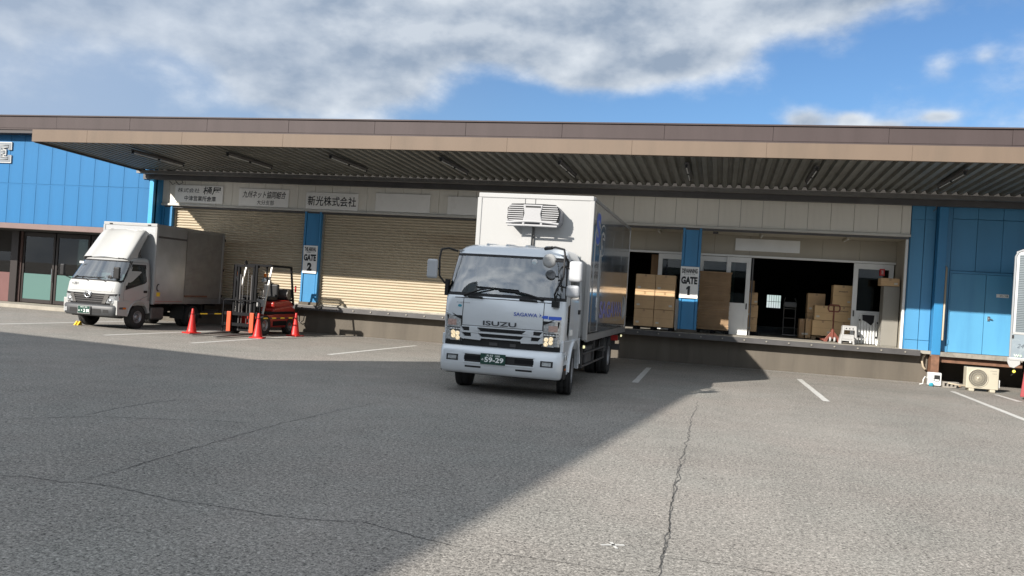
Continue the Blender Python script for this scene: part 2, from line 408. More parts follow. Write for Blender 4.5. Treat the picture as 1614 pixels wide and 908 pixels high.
def strip(name, x0, y0, x1, y1, w, z=.004, M=M_line, label=None):
    d = Vector((x1-x0, y1-y0, 0)); ln = d.length; d /= ln; n_ = Vector((-d.y, d.x, 0)); k = max(2, int(ln/.25)); vs = []
    for i in range(k+1):
        p = Vector((x0, y0, z)) + d*ln*i/k
        wl_, wr_ = w/2 + random.uniform(-.004, .004), w/2 + random.uniform(-.004, .004)
        vs += [p+n_*wl_, p-n_*wr_]
    b = MB().add(vs, [(2*i, 2*i+1, 2*i+3, 2*i+2) for i in range(k)])
    return tag(b.build(name, M), label, kind='structure')
for x0, y0, x1, y1, lb in [(-18.78, 15.8, -18.5, 22.9, 'white bay line at the left, running under the small white truck'),
        (-14.96, 17.8, -14.62, 22.9, 'white bay line ending at the left traffic cone'), (-12.42, 17.75, -12.26, 22.9, 'white bay line passing the middle traffic cone'),
        (-8.84, 17.9, -8.55, 22.9, 'white bay line left of the silver truck'), (-1.66, 17.75, -1.72, 22.0, 'short white bay line right of the silver truck'),
        (2.13, 17.4, 2.05, 22.4, 'white bay line in front of the dark doorway'), (5.55, 16.2, 5.66, 22.6, 'long white bay line by the outdoor air conditioner'),
        (6.72, 21.2, 6.66, 22.7, 'short white dash at the right edge of the yard')]:
    strip('parking_line', x0, y0, x1, y1, .13, label=lb)
for x0, x1 in ((-13.2, -11.6), (-11.4, -9.5), (-2.5, -.3), (-.2, 5.3)):
    strip('wall_foot_line', x0, 24.50, x1, 24.50, .05, label='thin pale line along the foot of the dock wall')
strip('paint_mark', -.72, 5.9, -.56, 5.97, .035); strip('paint_mark', -.66, 6.0, -.6, 5.86, .03)

def crack(pts, w=.014, branch=True):
    # refine with fractal jitter
    P_ = [Vector((x, y, 0)) for x, y in pts]
    for it in range(5):
        Q = [P_[0]]
        for a, b in zip(P_, P_[1:]):
            d = b-a; n_ = Vector((-d.y, d.x, 0))
            Q += [(a+b)/2 + n_*random.uniform(-.13, .13)*(.18 if it < 2 else .6), b]
        P_ = Q
        if (P_[1]-P_[0]).length < .03: break
    vs = []; k = len(P_)
    for i, p in enumerate(P_):
        a = P_[max(0, i-1)]; b = P_[min(k-1, i+1)]; d = (b-a).normalized(); n_ = Vector((-d.y, d.x, 0))
        ww = w*random.uniform(.25, 1.0)*(0.3+.7*min(1, 8*min(i, k-1-i)/k))
        vs += [p + n_*ww/2 + Vector((0, 0, .003)), p - n_*ww/2 + Vector((0, 0, .003))]
    return tag(MB().add(vs, [(2*i, 2*i+1, 2*i+3, 2*i+2) for i in range(k-1)]).build('asphalt_crack', M_crack), 'thin dark crack in the asphalt', kind='structure')
crack([(-7.2, 5.6), (-5.55, 5.54), (-5.34, 5.61), (-4.99, 5.59), (-4.88, 5.67), (-4.44, 5.64), (-3.96, 5.54), (-3.56, 5.55), (-3.13, 5.51), (-2.75, 5.56), (-2.44, 5.66), (-2.16, 5.57), (-1.84, 5.47), (-1.63, 5.41), (-1.36, 5.39)], .013)
crack([(-1.36, 5.39), (-1.01, 5.4), (-0.68, 5.4), (-0.43, 5.38)], .010)
crack([(-4.92, 5.68), (-4.9, 6.14), (-4.95, 6.79), (-4.97, 7.51), (-4.99, 8.38), (-5.01, 8.98), (-4.94, 9.8), (-4.86, 10.76), (-4.75, 11.65)], .014)
crack([(-7.51, 7.44), (-7.26, 7.79), (-6.91, 8.17), (-6.4, 8.38), (-5.85, 8.69), (-5.08, 8.87)], .016)
crack([(-0.27, 15.45), (-0.31, 12.63), (-0.32, 11.11), (-0.32, 9.7), (-0.31, 8.3), (-0.3, 7.5), (-0.28, 6.73), (-0.28, 6.07), (-0.27, 5.46), (-.25, 4.6)], .017)
crack([(-0.30, 10.0), (-0.335, 8.9), (-0.32, 7.9), (-0.31, 7.2), (-0.27, 6.2), (-0.29, 5.5)], .010)
crack([(-0.26, 5.81), (-0.04, 5.84), (0.21, 5.84), (0.49, 5.81), (.8, 5.7)], .012)
crack([(-7.08, 8.15), (-7.13, 8.85), (-7.11, 9.42), (-7.02, 9.95)], .018)
crack([(3.28, 21.49), (3.82, 19.17), (4.24, 16.87), (4.42, 14.35)], .010)

# ================================================================== warehouse
WH = empty('warehouse', (0, 24.8, 0), 'long low warehouse with blue posts, cream roller shutters and a deep beige canopy', 'warehouse')
def wp(mb, name, M, **k):          # a part of the warehouse, written in world coordinates
    mb.v = [(x, y-24.8, z) for x, y, z in mb.v]
    return mb.build(name, M, WH, **k)
# core shell
core = MB()
core.box(-18.85, -18.75, 24.9, 42, 0, 6.3)          # left interior wall
core.box(12.9, 13.0, 24.9, 42, 0, 6.3)
core.box(-18.85, 13, 24.95, 25.05, 4.02, 6.3)       # wall above the band
core.box(-18.75, 2.14, 42, 42.1, .7, 5.25); core.box(2.78, 12.9, 42, 42.1, .7, 5.25)
core.box(2.14, 2.78, 42, 42.1, .7, 1.80); core.box(2.14, 2.78, 42, 42.1, 2.41, 5.25)
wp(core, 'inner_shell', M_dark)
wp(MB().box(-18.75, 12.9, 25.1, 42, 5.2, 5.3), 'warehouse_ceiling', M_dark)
wp(MB().box(-30.2, 13.2, 24.36, 44, 6.70, 6.79), 'roof', M_fascd)
for i in range(1, 6):
    wp(MB().box(2.14+i*.64/6-.008, 2.14+i*.64/6+.008, 41.98, 42.0, 1.8, 2.41), 'window_bar', M_beam)
wp(MB().box(2.14, 2.78, 41.97, 41.99, 2.09, 2.11), 'window_bar', M_beam)
# dock base and floor
wp(MB().box(-18.85, 5.55, 24.8, 25.0, -.2, .80), 'dock_wall', M_conc)
wp(MB().box(-18.85, 13, 24.56, 26.2, .80, .885), 'dock_slab', M_floor)
wp(MB().box(-18.75, 12.9, 26.2, 42, .80, .884), 'warehouse_floor', M_floor)
lip = MB(); lip.box(-18.85, 5.28, 24.44, 24.56, .80, .87); lip.box(-18.85, 5.28, 24.42, 24.44, .74, .885, 1)
wp(lip, 'dock_edge_rail', [M_blackp, M_beam])
wp(MB().box(-18.85, 5.24, 24.43, 24.55, .887, .899), 'dock_edge_trim', M_lip)
bolt = None
for i in range(40):
    x = -18.5 + i*.6
    if x > 5.1: break
    if bolt is None: bolt = wp(MB().box(-.018, .018, 24.39, 24.42, .80, .836), 'edge_bolt', M_lip); bolt.location.x = x
    else: share(bolt, (x, 0, 0))
# right end: open void below the blue wall
wp(MB().box(5.55, 13, 26.4, 26.5, -.2, .8), 'void_back_wall', M_conc)
wp(MB().box(5.55, 13, 24.5, 24.62, .765, .885), 'steel_sill', M_lip)
wp(MB().box(5.75, 13, 24.66, 24.8, .60, .76), 'rust_beam', M_rust)
wp(MB().box(5.62, 5.9, 25.2, 26.4, 0, .8), 'void_side_wall', M_conc)

# white band panels, one by one
seams = [4.92]
x = 4.68
while x > -18.8: seams.append(x); x -= .613
seams.append(-18.87)
pan = {}
for a, b in zip(seams, seams[1:]):
    w = round(a-b-.008, 3)
    if w not in pan:
        pan[w] = wp(MB().box(0, w, 24.80, 24.86, 4.035, 4.98), 'band_panel', M_band, bevel=.004, seg=1); pan[w].location.x = b+.004
    else: share(pan[w], (b+.004, random.uniform(-.003, .002), 0))
wp(MB().box(-18.87, 4.92, 24.87, 24.94, 4.0, 5.0), 'band_backing', M_beam)
t_ = MB(); t_.box(-18.87, 4.93, 24.74, 24.90, 3.96, 4.03); wp(t_, 'band_trim', M_trim, bevel=.008)
wp(MB().box(-18.8, 4.9, 24.83, 24.93, 3.90, 3.958), 'shutter_head', M_beam)

# upper fascia panels
fs_ = [-22.65 - 2.97*k for k in range(5, -1, -1)] + [-22.65+2.97*k for k in range(1, 14)]
for a, b in zip(fs_, fs_[1:]):
    q = wp(MB().box(a+.003, b-.003, 23.95, 24.02, 6.375, 6.782), 'fascia_panel', M_fasc, bevel=.004, seg=1)
    q.location.y += random.uniform(-.004, .004)
wp(MB().box(-37.5, 16, 23.91, 24.36, 6.787, 6.832), 'roof_cap_trim', M_fasc, bevel=.006)
wp(MB().box(-37.5, 16, 23.96, 24.05, 6.20, 6.370), 'fascia_foot', M_fascd)
wp(MB().box(-37.5, 16, 23.93, 23.95, 6.315, 6.365), 'fascia_lower_trim', M_fasc)
wp(MB().box(-37.5, 16, 24.03, 24.10, 6.20, 6.78), 'fascia_backing', M_dark)

wp(MB().box(-37.5, 16, 24.10, 24.40, 6.20, 6.24), 'eaves_soffit', M_fascd)
# canopy
cs_ = [-19.2, -17.35] + [-14.32+3.02*k for k in range(0, 9)] + [12.6]
for a, b in zip(cs_, cs_[1:]):
    q = wp(MB().box(a+.0015, b-.0015, 19.45, 19.53, 5.13, 5.47), 'canopy_fascia_panel', M_beige, bevel=.003, seg=1)
wp(MB().box(-19.2, 12.6, 19.54, 19.62, 5.15, 5.42), 'canopy_front_beam', M_beam)
wp(MB().box(-19.2, 12.6, 19.5, 24.4, 5.44, 5.46), 'canopy_roof', M_fasc)
wp(MB().prism([(19.54, 5.115), (24.2, 4.99), (24.2, 5.3), (19.54, 5.40)], 'x', -19.2, -19.15), 'canopy_end_beam', M_beam)
dk = MB(); X_ = -19.15; vs = []; zf = lambda y: 5.175 - (y-19.62)*.027
prof = []
while X_ < 12.6:
    prof += [(X_, 0), (X_+.10, 0), (X_+.135, .075), (X_+.215, .075)]; X_ += .25
for px_, dz in prof: vs += [(px_, 19.62, zf(19.62)+dz), (px_, 24.0, zf(24.0)+dz)]
dk.add(vs, [(2*i, 2*i+1, 2*i+3, 2*i+2) for i in range(len(prof)-1)])
wp(dk, 'ribbed_soffit', M_soff)
bm_ = MB(); bm_.box(-19.3, 12.6, 23.95, 24.15, 4.93, 5.04); bm_.box(-19.3, 12.6, 24.30, 24.45, 4.78, 5.0, 1); bm_.box(-19.3, 12.6, 24.12, 24.35, 5.0, 5.02, 1)
bm_.box(-19.3, 12.6, 24.45, 24.9, 4.94, 5.04, 1)
wp(bm_, 'canopy_wall_beam', [mat('grey steel flange', (.15, .145, .14), .5, metal=.3, var=.12), M_beam])
b0 = None
for i in range(22):
    xx = -18.2+i*1.45
    if b0 is None: b0 = wp(MB().box(-.03, .03, 24.46, 24.56, 4.86, 4.94), 'beam_bracket', M_beam); b0.location.x = xx
    else: share(b0, (xx, 0, 0))
for k, xx in enumerate((-18.15, -17.9)):
    wp(MB().tube([(xx, 24.4, 4.85), (xx+.02, 24.5, 4.72), (xx-.2, 24.6, 4.66), (xx-.35, 24.62, 4.78)], .01, 5), 'loose_cable', M_blackp)
wp(MB().tube([(5.45, 24.3, 4.98), (5.45, 24.42, 4.72), (5.40, 24.5, 4.66)], .012, 5), 'loose_cable', M_steel)

# posts
def post(x0, x1):
    p = MB(); p.box(x0, x1, 24.86, 25.05, .885, 3.958); p.box(x0, x0+.07, 24.80, 24.86, .885, 3.958); p.box(x1-.07, x1, 24.80, 24.86, .885, 3.958)
    p.box(x0+.085, x1-.085, 24.82, 24.858, .95, 3.9)
    p.box(x0-.02, x1+.02, 24.78, 25.05, .89, .99, 1)
    return wp(p, 'gate_post', [M_bluep, M_conc], bevel=.006, seg=1)
post(-13.42, -12.82); post(-1.20, -.66); post(-7.15, -6.6); post(-18.85, -18.45)

# roller shutters
def shutter(x0, x1):
    k = 34; pr = []
    z = .895; p = (3.93-z)/k
    for i in range(k):
        for u, d in ((0, .018), (.16, -.004), (.45, -.012), (.72, -.002), (.86, .02)): pr.append((24.985+d*1.5, z+p*(i+u)))
    vs = []
    for y, zz in pr: vs += [(x0, y, zz), (x1, y, zz)]
    s_ = MB().add(vs, [(2*i, 2*i+1, 2*i+3, 2*i+2) for i in range(len(pr)-1)])
    sh = wp(s_, 'roller_shutter', M_shut)
    g_ = MB(); g_.box(x0, x0+.06, 24.92, 25.02, .885, 3.93); g_.box(x1-.06, x1, 24.92, 25.02, .885, 3.93); g_.v = [(a, b-24.8, c) for a, b, c in g_.v]
    g_.build('guide_rail', M_lip, sh)
    f_ = MB().box(x0+.06, x1-.06, 24.93, 24.975, .887, .93); f_.v = [(a, b-24.8, c) for a, b, c in f_.v]
    f_.build('bottom_bar', M_lip, sh)
shutter(-18.45, -13.42); shutter(-12.82, -7.15)

# open bays: lobby ceiling, partition, header
wp(MB().box(-6.6, 4.96, 24.95, 26.4, 3.93, 3.955), 'lobby_ceiling', M_inner)
# partition above header in panels
xs_ = [-6.6+1.05*k for k in range(12)] + [5.0]
for a, b in zip(xs_, xs_[1:]):
    if b > 5.0: b = 5.0
    wp(MB().box(a+.003, b-.003, 26.42, 26.48, 3.33, 3.93), 'partition_panel', M_inner)
wp(MB().box(-6.6, 5.0, 26.36, 26.50, 3.27, 3.33), 'door_header', M_white)
wp(MB().box(-6.6, 5.0, 26.49, 26.54, 3.3, 5.2), 'partition_core', M_dark)
wp(MB().box(.32, 2.2, 26.38, 26.415, 3.47, 3.84), 'blank_board', M_white)
wp(MB().box(4.90, 4.98, 24.9, 26.5, .885, 3.93), 'bay_end_wall', M_inner)
wp(MB().box(4.84, 4.90, 24.86, 24.96, .885, 3.93), 'bay_jamb', M_white)
wp(MB().box(-6.6, -6.5, 25.05, 26.5, .885, 3.93), 'bay_end_wall', M_inner)
wp(MB().box(4.90, 5.0, 26.5, 26.6, .885, 3.3), 'partition_end', M_inner)
# small fixtures in lobby
wp(MB().tube([(-.35, 24.98, 3.86), (-.2, 24.98, 3.86)], .035, 8), 'ceiling_sensor', M_beam)
for xx in (-1.95, 1.05, 3.4):
    l = MB(); l.box(xx-.05, xx+.05, 25.2, 26.2, 3.87, 3.93); l.tube([(xx, 25.25, 3.86), (xx, 26.15, 3.86)], .018, 6, 1)
    wp(l, 'lobby_lamp', [M_inner, M_tube])

def sliding_door(x0, x1, y, zt=3.26, label=None, zg=1.98, zm=None):
    f = MB(); z0 = .89
    f.box(x0, x0+.13, y, y+.045, z0, zt); f.box(x1-.13, x1, y, y+.045, z0, zt); f.box(x0+.13, x1-.13, y, y+.045, zt-.16, zt)
    f.box(x0+.13, x1-.13, y, y+.045, z0, 1.86)
    o = wp(f, 'sliding_door', M_white, bevel=.005, seg=1)
    gq = MB().box(x0+.13, x1-.13, y+.02, y+.028, 1.86, zt-.16); gq.v = [(a, b-24.8, c) for a, b, c in gq.v]; gq.build('door_pane', M_dglass, o)
    h = MB().box(x1-.09 if x0 < 3 else x0+.04, x1-.05 if x0 < 3 else x0+.08, y-.012, y+.002, 1.68, 1.86); h.v = [(a, b-24.8, c) for a, b, c in h.v]; h.build('door_pull', M_beam, o)
    if label: o['label'] = label
    return o
sliding_door(-1.98, -.62, 26.42)
sliding_door(-.72, .36, 26.47)
sliding_door(.10, .82, 26.40, label='sliding door leaf standing left of the dark doorway')
sliding_door(3.76, 4.86, 26.40, label='sliding door leaf right of the dark doorway')
wp(MB().box(.86, .90, 26.40, 26.47, .885, 3.27), 'door_stop', M_beam)

# right blue wall
bs = [(4.93, 5.27), (5.275, 5.55)]
for a, b in bs:
    for z0, z1 in ((1.155, 4.45), (4.455, 4.98)):
        wp(MB().box(a+.004, b-.004, 24.78, 24.86, z0, z1), 'blue_wall_panel', M_blueshade, bevel=.004, seg=1)
    wp(MB().box(a+.004, b-.004, 24.77, 24.86, .885, 1.145), 'blue_wall_panel', M_blueshade, bevel=.004, seg=1)
wp(MB().box(4.92, 13, 24.87, 24.95, .89, 5.0), 'blue_wall_backing', M_bluep)
wp(MB().box(5.56, 5.78, 24.48, 24.85, .80, 4.93), 'corner_post', M_bluep, bevel=.006)
wp(MB().box(5.57, 5.77, 24.49, 24.84, 0, .80), 'post_base', M_rust, bevel=.006)
wp(MB().box(5.79, 5.95, 24.76, 24.86, .9, 4.93), 'blue_trim_panel', M_blueshade)
wp(MB().tube([(5.815, 24.50, 1.2), (5.815, 24.50, 3.15), (5.83, 24.78, 3.22)], .026, 8), 'conduit_pipe', M_pvc)
rb = [5.96, 6.58, 7.2, 7.82, 8.44, 9.06, 9.68, 10.3, 10.92, 11.54, 12.16, 12.9]
for a, b in zip(rb, rb[1:]):
    for z0, z1 in ((3.10, 4.50), (4.51, 4.98)):
        wp(MB().box(a+.004, b-.004, 24.78, 24.86, z0, z1), 'blue_wall_panel', M_blueshade, bevel=.004, seg=1)
    if a > 7.8:
        wp(MB().box(a+.004, b-.004, 24.78, 24.86, .89, 3.09), 'blue_wall_panel', M_blueshade, bevel=.004, seg=1)
df = MB(); df.box(5.96, 6.0, 24.74, 24.86, .885, 3.09); df.box(7.72, 7.78, 24.74, 24.86, .885, 3.09); df.box(6.0, 7.72, 24.74, 24.86, 3.03, 3.09)
wp(df, 'door_frame', M_blueshade)
for a, b in ((6.01, 6.86), (6.87, 7.71)):
    o = wp(MB().box(a, b, 24.77, 24.82, .89, 3.025), 'steel_door_leaf', M_bluel, bevel=.005, seg=1)
hd = MB(); hd.tube([(6.97, 24.72, 1.86), (7.06, 24.72, 1.84)], .014, 6); hd.box(6.94, 7.0, 24.74, 24.768, 1.80, 1.92); hd.v = [(a, b-24.8, c) for a, b, c in hd.v]; hd.build('door_handle', M_chrome, o)
for z in (1.1, 2.0, 2.8):
    wp(MB().box(5.985, 6.015, 24.735, 24.775, z, z+.13), 'door_hinge', M_blueshade)
# curved hose by the post and cable loop on dock wall
wp(MB().tube([(5.50, 24.74, .82), (5.42, 24.70, .72), (5.39, 24.68, .58), (5.42, 24.68, .45), (5.48, 24.7, .38)], .028, 8), 'drain_hose', M_pvc)
wp(MB().tube([(-13.36, 24.74, .72), (-13.44, 24.7, .55), (-13.43, 24.7, .38), (-13.30, 24.7, .30), (-13.17, 24.7, .38), (-13.15, 24.72, .60)], .016, 6), 'hanging_hose', M_steel)

# ================================================================== office building on the left
OB = empty('office_building', (-25, 24.35, 0), 'blue panelled office front with glass doors, left of the dock', 'building')
def op(mb, name, M, **k):
    mb.v = [(x+25, y-24.35, z) for x, y, z in mb.v]
    return mb.build(name, M, OB, **k)
xs_ = [-18.9] + [-19.5-.602*k for k in range(0, 26)]
pc = {}
for a, b in zip(xs_, xs_[1:]):
    for z0, z1 in ((3.06, 4.435), (4.475, 6.42)):
        key = (round(a-b, 3), z0)
        if key not in pc:
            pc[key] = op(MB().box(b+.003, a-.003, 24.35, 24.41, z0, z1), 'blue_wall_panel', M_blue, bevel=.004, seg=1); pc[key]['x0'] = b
        else:
            q = pc[key].copy(); COL.objects.link(q); q.location.x += b - pc[key]['x0']; q.location.y = random.uniform(-.003, .003)
op(MB().box(-34.6, -18.9, 24.36, 24.41, 4.437, 4.473), 'blue_joint_strip', M_blue)
op(MB().box(-34.6, -18.86, 24.42, 24.5, 3.0, 6.5), 'wall_backing', M_bluep)
op(MB().box(-18.9, -18.86, 24.36, 24.88, 0, 4.93), 'return_wall', M_bluep)
op(MB().box(-19.02, -18.86, 24.30, 24.347, 3.06, 4.93), 'corner_trim', mat('light blue corner trim', (.03, .30, .55), .45, var=.08))
op(MB().box(-34.6, -18.9, 24.22, 24.5, 2.86, 3.05), 'eave_strip', M_eave, bevel=.01)
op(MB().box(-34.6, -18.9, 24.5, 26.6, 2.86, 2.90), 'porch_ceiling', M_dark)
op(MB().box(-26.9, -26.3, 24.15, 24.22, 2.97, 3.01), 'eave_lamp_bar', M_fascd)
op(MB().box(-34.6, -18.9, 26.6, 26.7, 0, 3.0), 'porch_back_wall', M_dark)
# glass entrance
def gdoor(x0, x1, y=26.3):
    f = MB(); f.box(x0, x0+.09, y, y+.06, .16, 2.84); f.box(x1-.09, x1, y, y+.06, .16, 2.84); f.box(x0+.09, x1-.09, y, y+.06, 2.68, 2.84); f.box(x0+.09, x1-.09, y, y+.06, .16, .30)
    o = op(f, 'glass_door', M_bronze, bevel=.004, seg=1)
    def ch(mb, n, M): mb.v = [(a+25, b-24.35, c) for a, b, c in mb.v]; return mb.build(n, M, o)
    ch(MB().box(x0+.09, x1-.09, y+.025, y+.032, 1.28, 2.68), 'upper_pane', M_dglass)
    ch(MB().box(x0+.09, x1-.09, y+.022, y+.03, .30, 1.27), 'film_pane', M_film)
    bl = MB(); k = 5
    for i in range(k):
        a = x0+.12+(x1-x0-.2)*i/k; bl.box(a, a+(x1-x0-.2)/k-.03, y+.12, y+.125, 1.28, 2.1 if i % 2 else 2.2)
    ch(bl, 'window_blind', M_curt)
    bl = MB()
    for i in range(k): a = x0+.12+(x1-x0-.2)*i/k; bl.box(a-.022, a-.004, y+.11, y+.115, 1.28, 2.45)
    ch(bl, 'blind_strip', M_curtl)
    ch(MB().tube([(x1-.05, y-.04, 1.0), (x1-.05, y-.04, 1.5)], .014, 6), 'door_handle', M_chrome)
gdoor(-26.02, -24.55); gdoor(-24.5, -23.0); gdoor(-22.95, -21.5); gdoor(-21.45, -20.0)
op(MB().box(-26.42, -26.1, 26.15, 26.4, .15, 2.86), 'entrance_post', M_bronze)
op(MB().box(-26.1, -26.03, 26.25, 26.33, .15, 2.86), 'entrance_jamb', M_eave)
op(MB().box(-34.0, -26.43, 26.2, 26.35, .15, 1.26), 'lower_wall_panel', M_brownp)
wn = op(MB().box(-34.0, -26.43, 26.24, 26.26, 1.27, 2.05), 'counter_window', M_dglass)
op(MB().box(-34.0, -26.43, 26.2, 26.35, 2.05, 2.86), 'upper_wall_panel', M_dark)
b_ = MB().box(-28.5, -26.6, 26.4, 26.5, 1.3, 1.95); b_.v = [(a+25, b-24.35, c) for a, b, c in b_.v]; b_.build('pinned_notice', M_white, wn)
b_ = MB().box(-28.5, -26.6, 26.36, 26.39, 1.33, 1.42); b_.v = [(a+25, b-24.35, c) for a, b, c in b_.v]; b_.build('blue_folder', M_sblue, wn)
op(MB().box(-34.0, -20.0, 24.95, 26.3, 0, .14), 'entrance_step', M_kerb, bevel=.012)

# big letter E on the wall
LE = empty('sign_letter', (-25.13, 24.3, 5.56), 'white outlined letter E on blue wall', 'sign letter')
def slabE(o_, d0, d1, M, nm):
    w, h, t = .27+o_, .34+o_, .0+o_
    pts = [(-w-.12, -h), (w, -h), (w, -h+.25+t), (w-.12-t, -h+.25+t), (w-.12-t, -h+.16+2*t), (-.06+t, -h+.16+2*t), (-.06+t, -.07-t+.0), (.04+t, -.07-t), (.04+t, .07+t), (-.06+t, .07+t), (-.06+t, h-.16-2*t), (w-.12-t, h-.16-2*t), (w-.12-t, h-.25-t), (w, h-.25-t), (w, h), (-w-.12, h)]
    return MB().prism(pts, 'y', d0, d1).build(nm, M, LE)
slabE(.035, .0, .05, mat('white letter border', (.42, .42, .41), .5), 'letter_border'); slabE(-.0, -.008, .0, mat('grey letter face', (.16, .18, .20), .5), 'letter_face')
ep = [(-.33, -.25), (-.33, .25), (.18, .25), (.18, .17), (-.12, .17), (-.12, .05), (.0, .05), (.0, -.05), (-.12, -.05), (-.12, -.17), (.18, -.17), (.18, -.25)]
MB().tube([(x, -.012, z) for x, z in ep], .018, 6, closed=True).build('letter_inlay', mat('white letter border', (.42, .42, .41), .5), LE)

# ================================================================== signs on the white band
def wsign(x0, x1, z0, z1, items, label, y=24.76, cat='sign', name='sign_board', M=M_sign):
    e = empty(name, ((x0+x1)/2, y, (z0+z1)/2), label, cat)
    MB().box(-(x1-x0)/2, (x1-x0)/2, 0, .03, -(z1-z0)/2, (z1-z0)/2).build('board', M, e, bevel=.004, seg=1)
    if items: lettering('lettering', items, M_ink, e, lambda a, b: (a, -.003, b))
    return e
wsign(-18.35, -16.49, 4.08, 4.68, [('株式会社', -.40, .12, .86, .15, .006, .15), ('樋屋', .50, .13, .68, .27, .012, .1), ('中津営業所倉庫', .06, -.15, 1.22, .18, .014)], 'white board with brush style company name, leftmost above the shutters')
wsign(-15.88, -14.03, 4.05, 4.64, [('九州ネット協同組合', .02, .10, 1.62, .24, .014, .28), ('大分支部', .08, -.16, .64, .16, .004)], 'white board with slanted cooperative name and smaller line below')
wsign(-13.40, -11.54, 4.04, 4.59, [('新光株式会社', .0, .0, 1.72, .32, .012)], 'white board with one row of six large characters, right of post')
wsign(-10.94, -9.08, 4.06, 4.64, [], 'blank white board above the right shutter, its left one')
wsign(-8.50, -6.6, 4.05, 4.62, [], 'blank pale board half hidden behind the silver truck box')
def gate(x0, x1, z0, z1, top, mid, num, label):
    w = x1-x0
    e = wsign(x0, x1, z0, z1, [(top, 0, .335, w*.84, .135, .045), (mid, 0, .235, w*.6, .045, 0.01), ('GATE', 0, .06, w*.88, .22, .055)] + ([(num, 0, -.24, .17, .27, .07)] if num != '1' else []), label, y=24.765, name='gate_sign')
    if num == '1':
        P1 = [(-.035, -.375), (.035, -.375), (.035, -.105), (-.02, -.105), (-.075, -.165), (-.075, -.215), (-.035, -.195)]
        MB().add([(x, -.003, z) for x, z in P1], [tuple(range(7))]).build('numeral', M_ink, e)
gate(-13.37, -12.87, 1.93, 2.84, 'THE ARRIVAL', '入荷側ゲート', '2', 'white sign reading GATE 2 on blue post by the forklift')
gate(-1.20, -.67, 1.90, 2.82, 'DEVANNING', 'デバンニング', '1', 'white sign reading GATE 1 on blue post between open bays')
dn = wsign(7.13, 7.43, 2.44, 2.53, [], 'small white name plate on blue double door', y=24.755, name='door_plate')
lettering('lettering', [('ポンプ室', .03, 0, .2, .05, .01)], M_ink, dn, lambda a, b: (a, -.003, b))
# fire extinguisher sign by the right door
fe = wsign(4.47, 4.61, 2.93, 3.13, [], 'small red and white sign on the right sliding door', y=26.37, name='safety_sign', M=M_red)
lettering('lettering', [('消', 0, .0, .06, .12, .01)], M_white, fe, lambda a, b: (a, -.003, b))

# ================================================================== lamps under the canopy
def canopy_lamp(x, label):
    e = empty('fluorescent_lamp', (x, 21.35, 5.10), label, 'lamp', group='strip lamps under the canopy')
    h = MB(); h.box(-.055, .055, -1.15, 1.15, -.045, 0); h.prism([(-.055, -.045), (.055, -.045), (.03, -.08), (-.03, -.08)], 'y', -1.12, 1.12)
    h.build('housing', M_beam, e)
    for k in (-.6, .6):
        MB().tube([(.0, k-.52, -.10), (.0, k+.52, -.10)], .014, 8).build('lamp_tube', M_tube, e)
    for k in (-1.14, 0.0, 1.14):
        MB().box(-.025, .025, k-.02, k+.02, -.12, -.04).build('tube_holder', M_blackp, e)
    return e
lab = ['nearest the left end of the canopy', 'above the leftmost company board', 'above the one-row company board', 'above the right roller shutter', 'above the silver truck box', 'nearest the GATE 1 post', 'above the dark doorway', 'above the corner of the blue wall']
e0 = None
for k, x in enumerate((-16.45, -13.4, -10.3, -7.2, -4.1, -1.0, 1.95, 5.05)):
    if e0 is None: e0 = canopy_lamp(x, ''); o = e0
    else: o = copy_tree(e0); o.location.x = x
    o['label'] = 'dark strip lamp under the canopy, ' + lab[k]

# ================================================================== shared vehicle parts
def wheel(parent, x, y, r, w, side, rr=None, dual=False):
    """wheel in parent's local space, axle along x, outer face towards side (+1/-1)"""
    rr = rr or r*.52
    o = MB(); s = side
    dish = -.35*w*s if not dual else -.75*w*s
    o.lathe([(s*w*.46, rr*1.03), (s*w*.50, rr*.99), (s*w*.42, rr*.90), (s*w*.5+dish, rr*.80), (s*w*.5+dish, rr*.42), (s*w*.5+dish*.3, rr*.36), (s*w*.5+dish*.2, rr*.22), (s*w*.5+dish*.2, 0.001)], (0, 0, 0), 'x', 28)
    o.lathe([(-s*w*.46, rr*1.02), (-s*w*.3, rr*.8), (-s*w*.3, .001)], (0, 0, 0), 'x', 20, 1)
    o.lathe([(s*w*.46, rr*1.0), (-s*w*.46, rr*1.0)], (0, 0, 0), 'x', 20, 1)
    for k in range(8):
        a = 2*math.pi*k/8
        o.lathe([(s*w*.5+dish*1.0, .022), (s*w*.5+dish*1.0+s*.035, .018), (s*w*.5+dish*1.0+s*.035, .001)], (0, rr*.58*math.cos(a), rr*.58*math.sin(a)), 'x', 6, 0, False)
        b = a+math.pi/8
        o.lathe([(s*w*.5+dish+s*.004, rr*.085), (s*w*.5+dish+s*.004, .001)], (0, rr*.70*math.cos(b), rr*.70*math.sin(b)), 'x', 8, 1, False)
    hub = o.build('wheel', [M_rim, M_chas], parent); hub.location = (x, y, r)
    t = MB(); h = w/2
    pr = [(-h*.86, rr*1.0), (-h, rr*1.12), (-h*1.02, r*.86), (-h*.9, r*.965), (-h*.78, r*.995)]
    pr2 = []
    for gx in (-.45, 0, .45): pr2 += [(gx*w-.012, r), (gx*w-.006, r*.975), (gx*w+.006, r*.975), (gx*w+.012, r)]
    pr = pr + pr2 + [(-a, b) for a, b in reversed(pr)]
    t.lathe(pr, (0, 0, 0), 'x', 36); t.build('tyre', M_tyre, hub)
    if dual:
        t = MB(); t.lathe([(a-s*(w+.05), b) for a, b in pr], (0, 0, 0), 'x', 36); t.build('tyre', M_tyre, hub)
    return hub

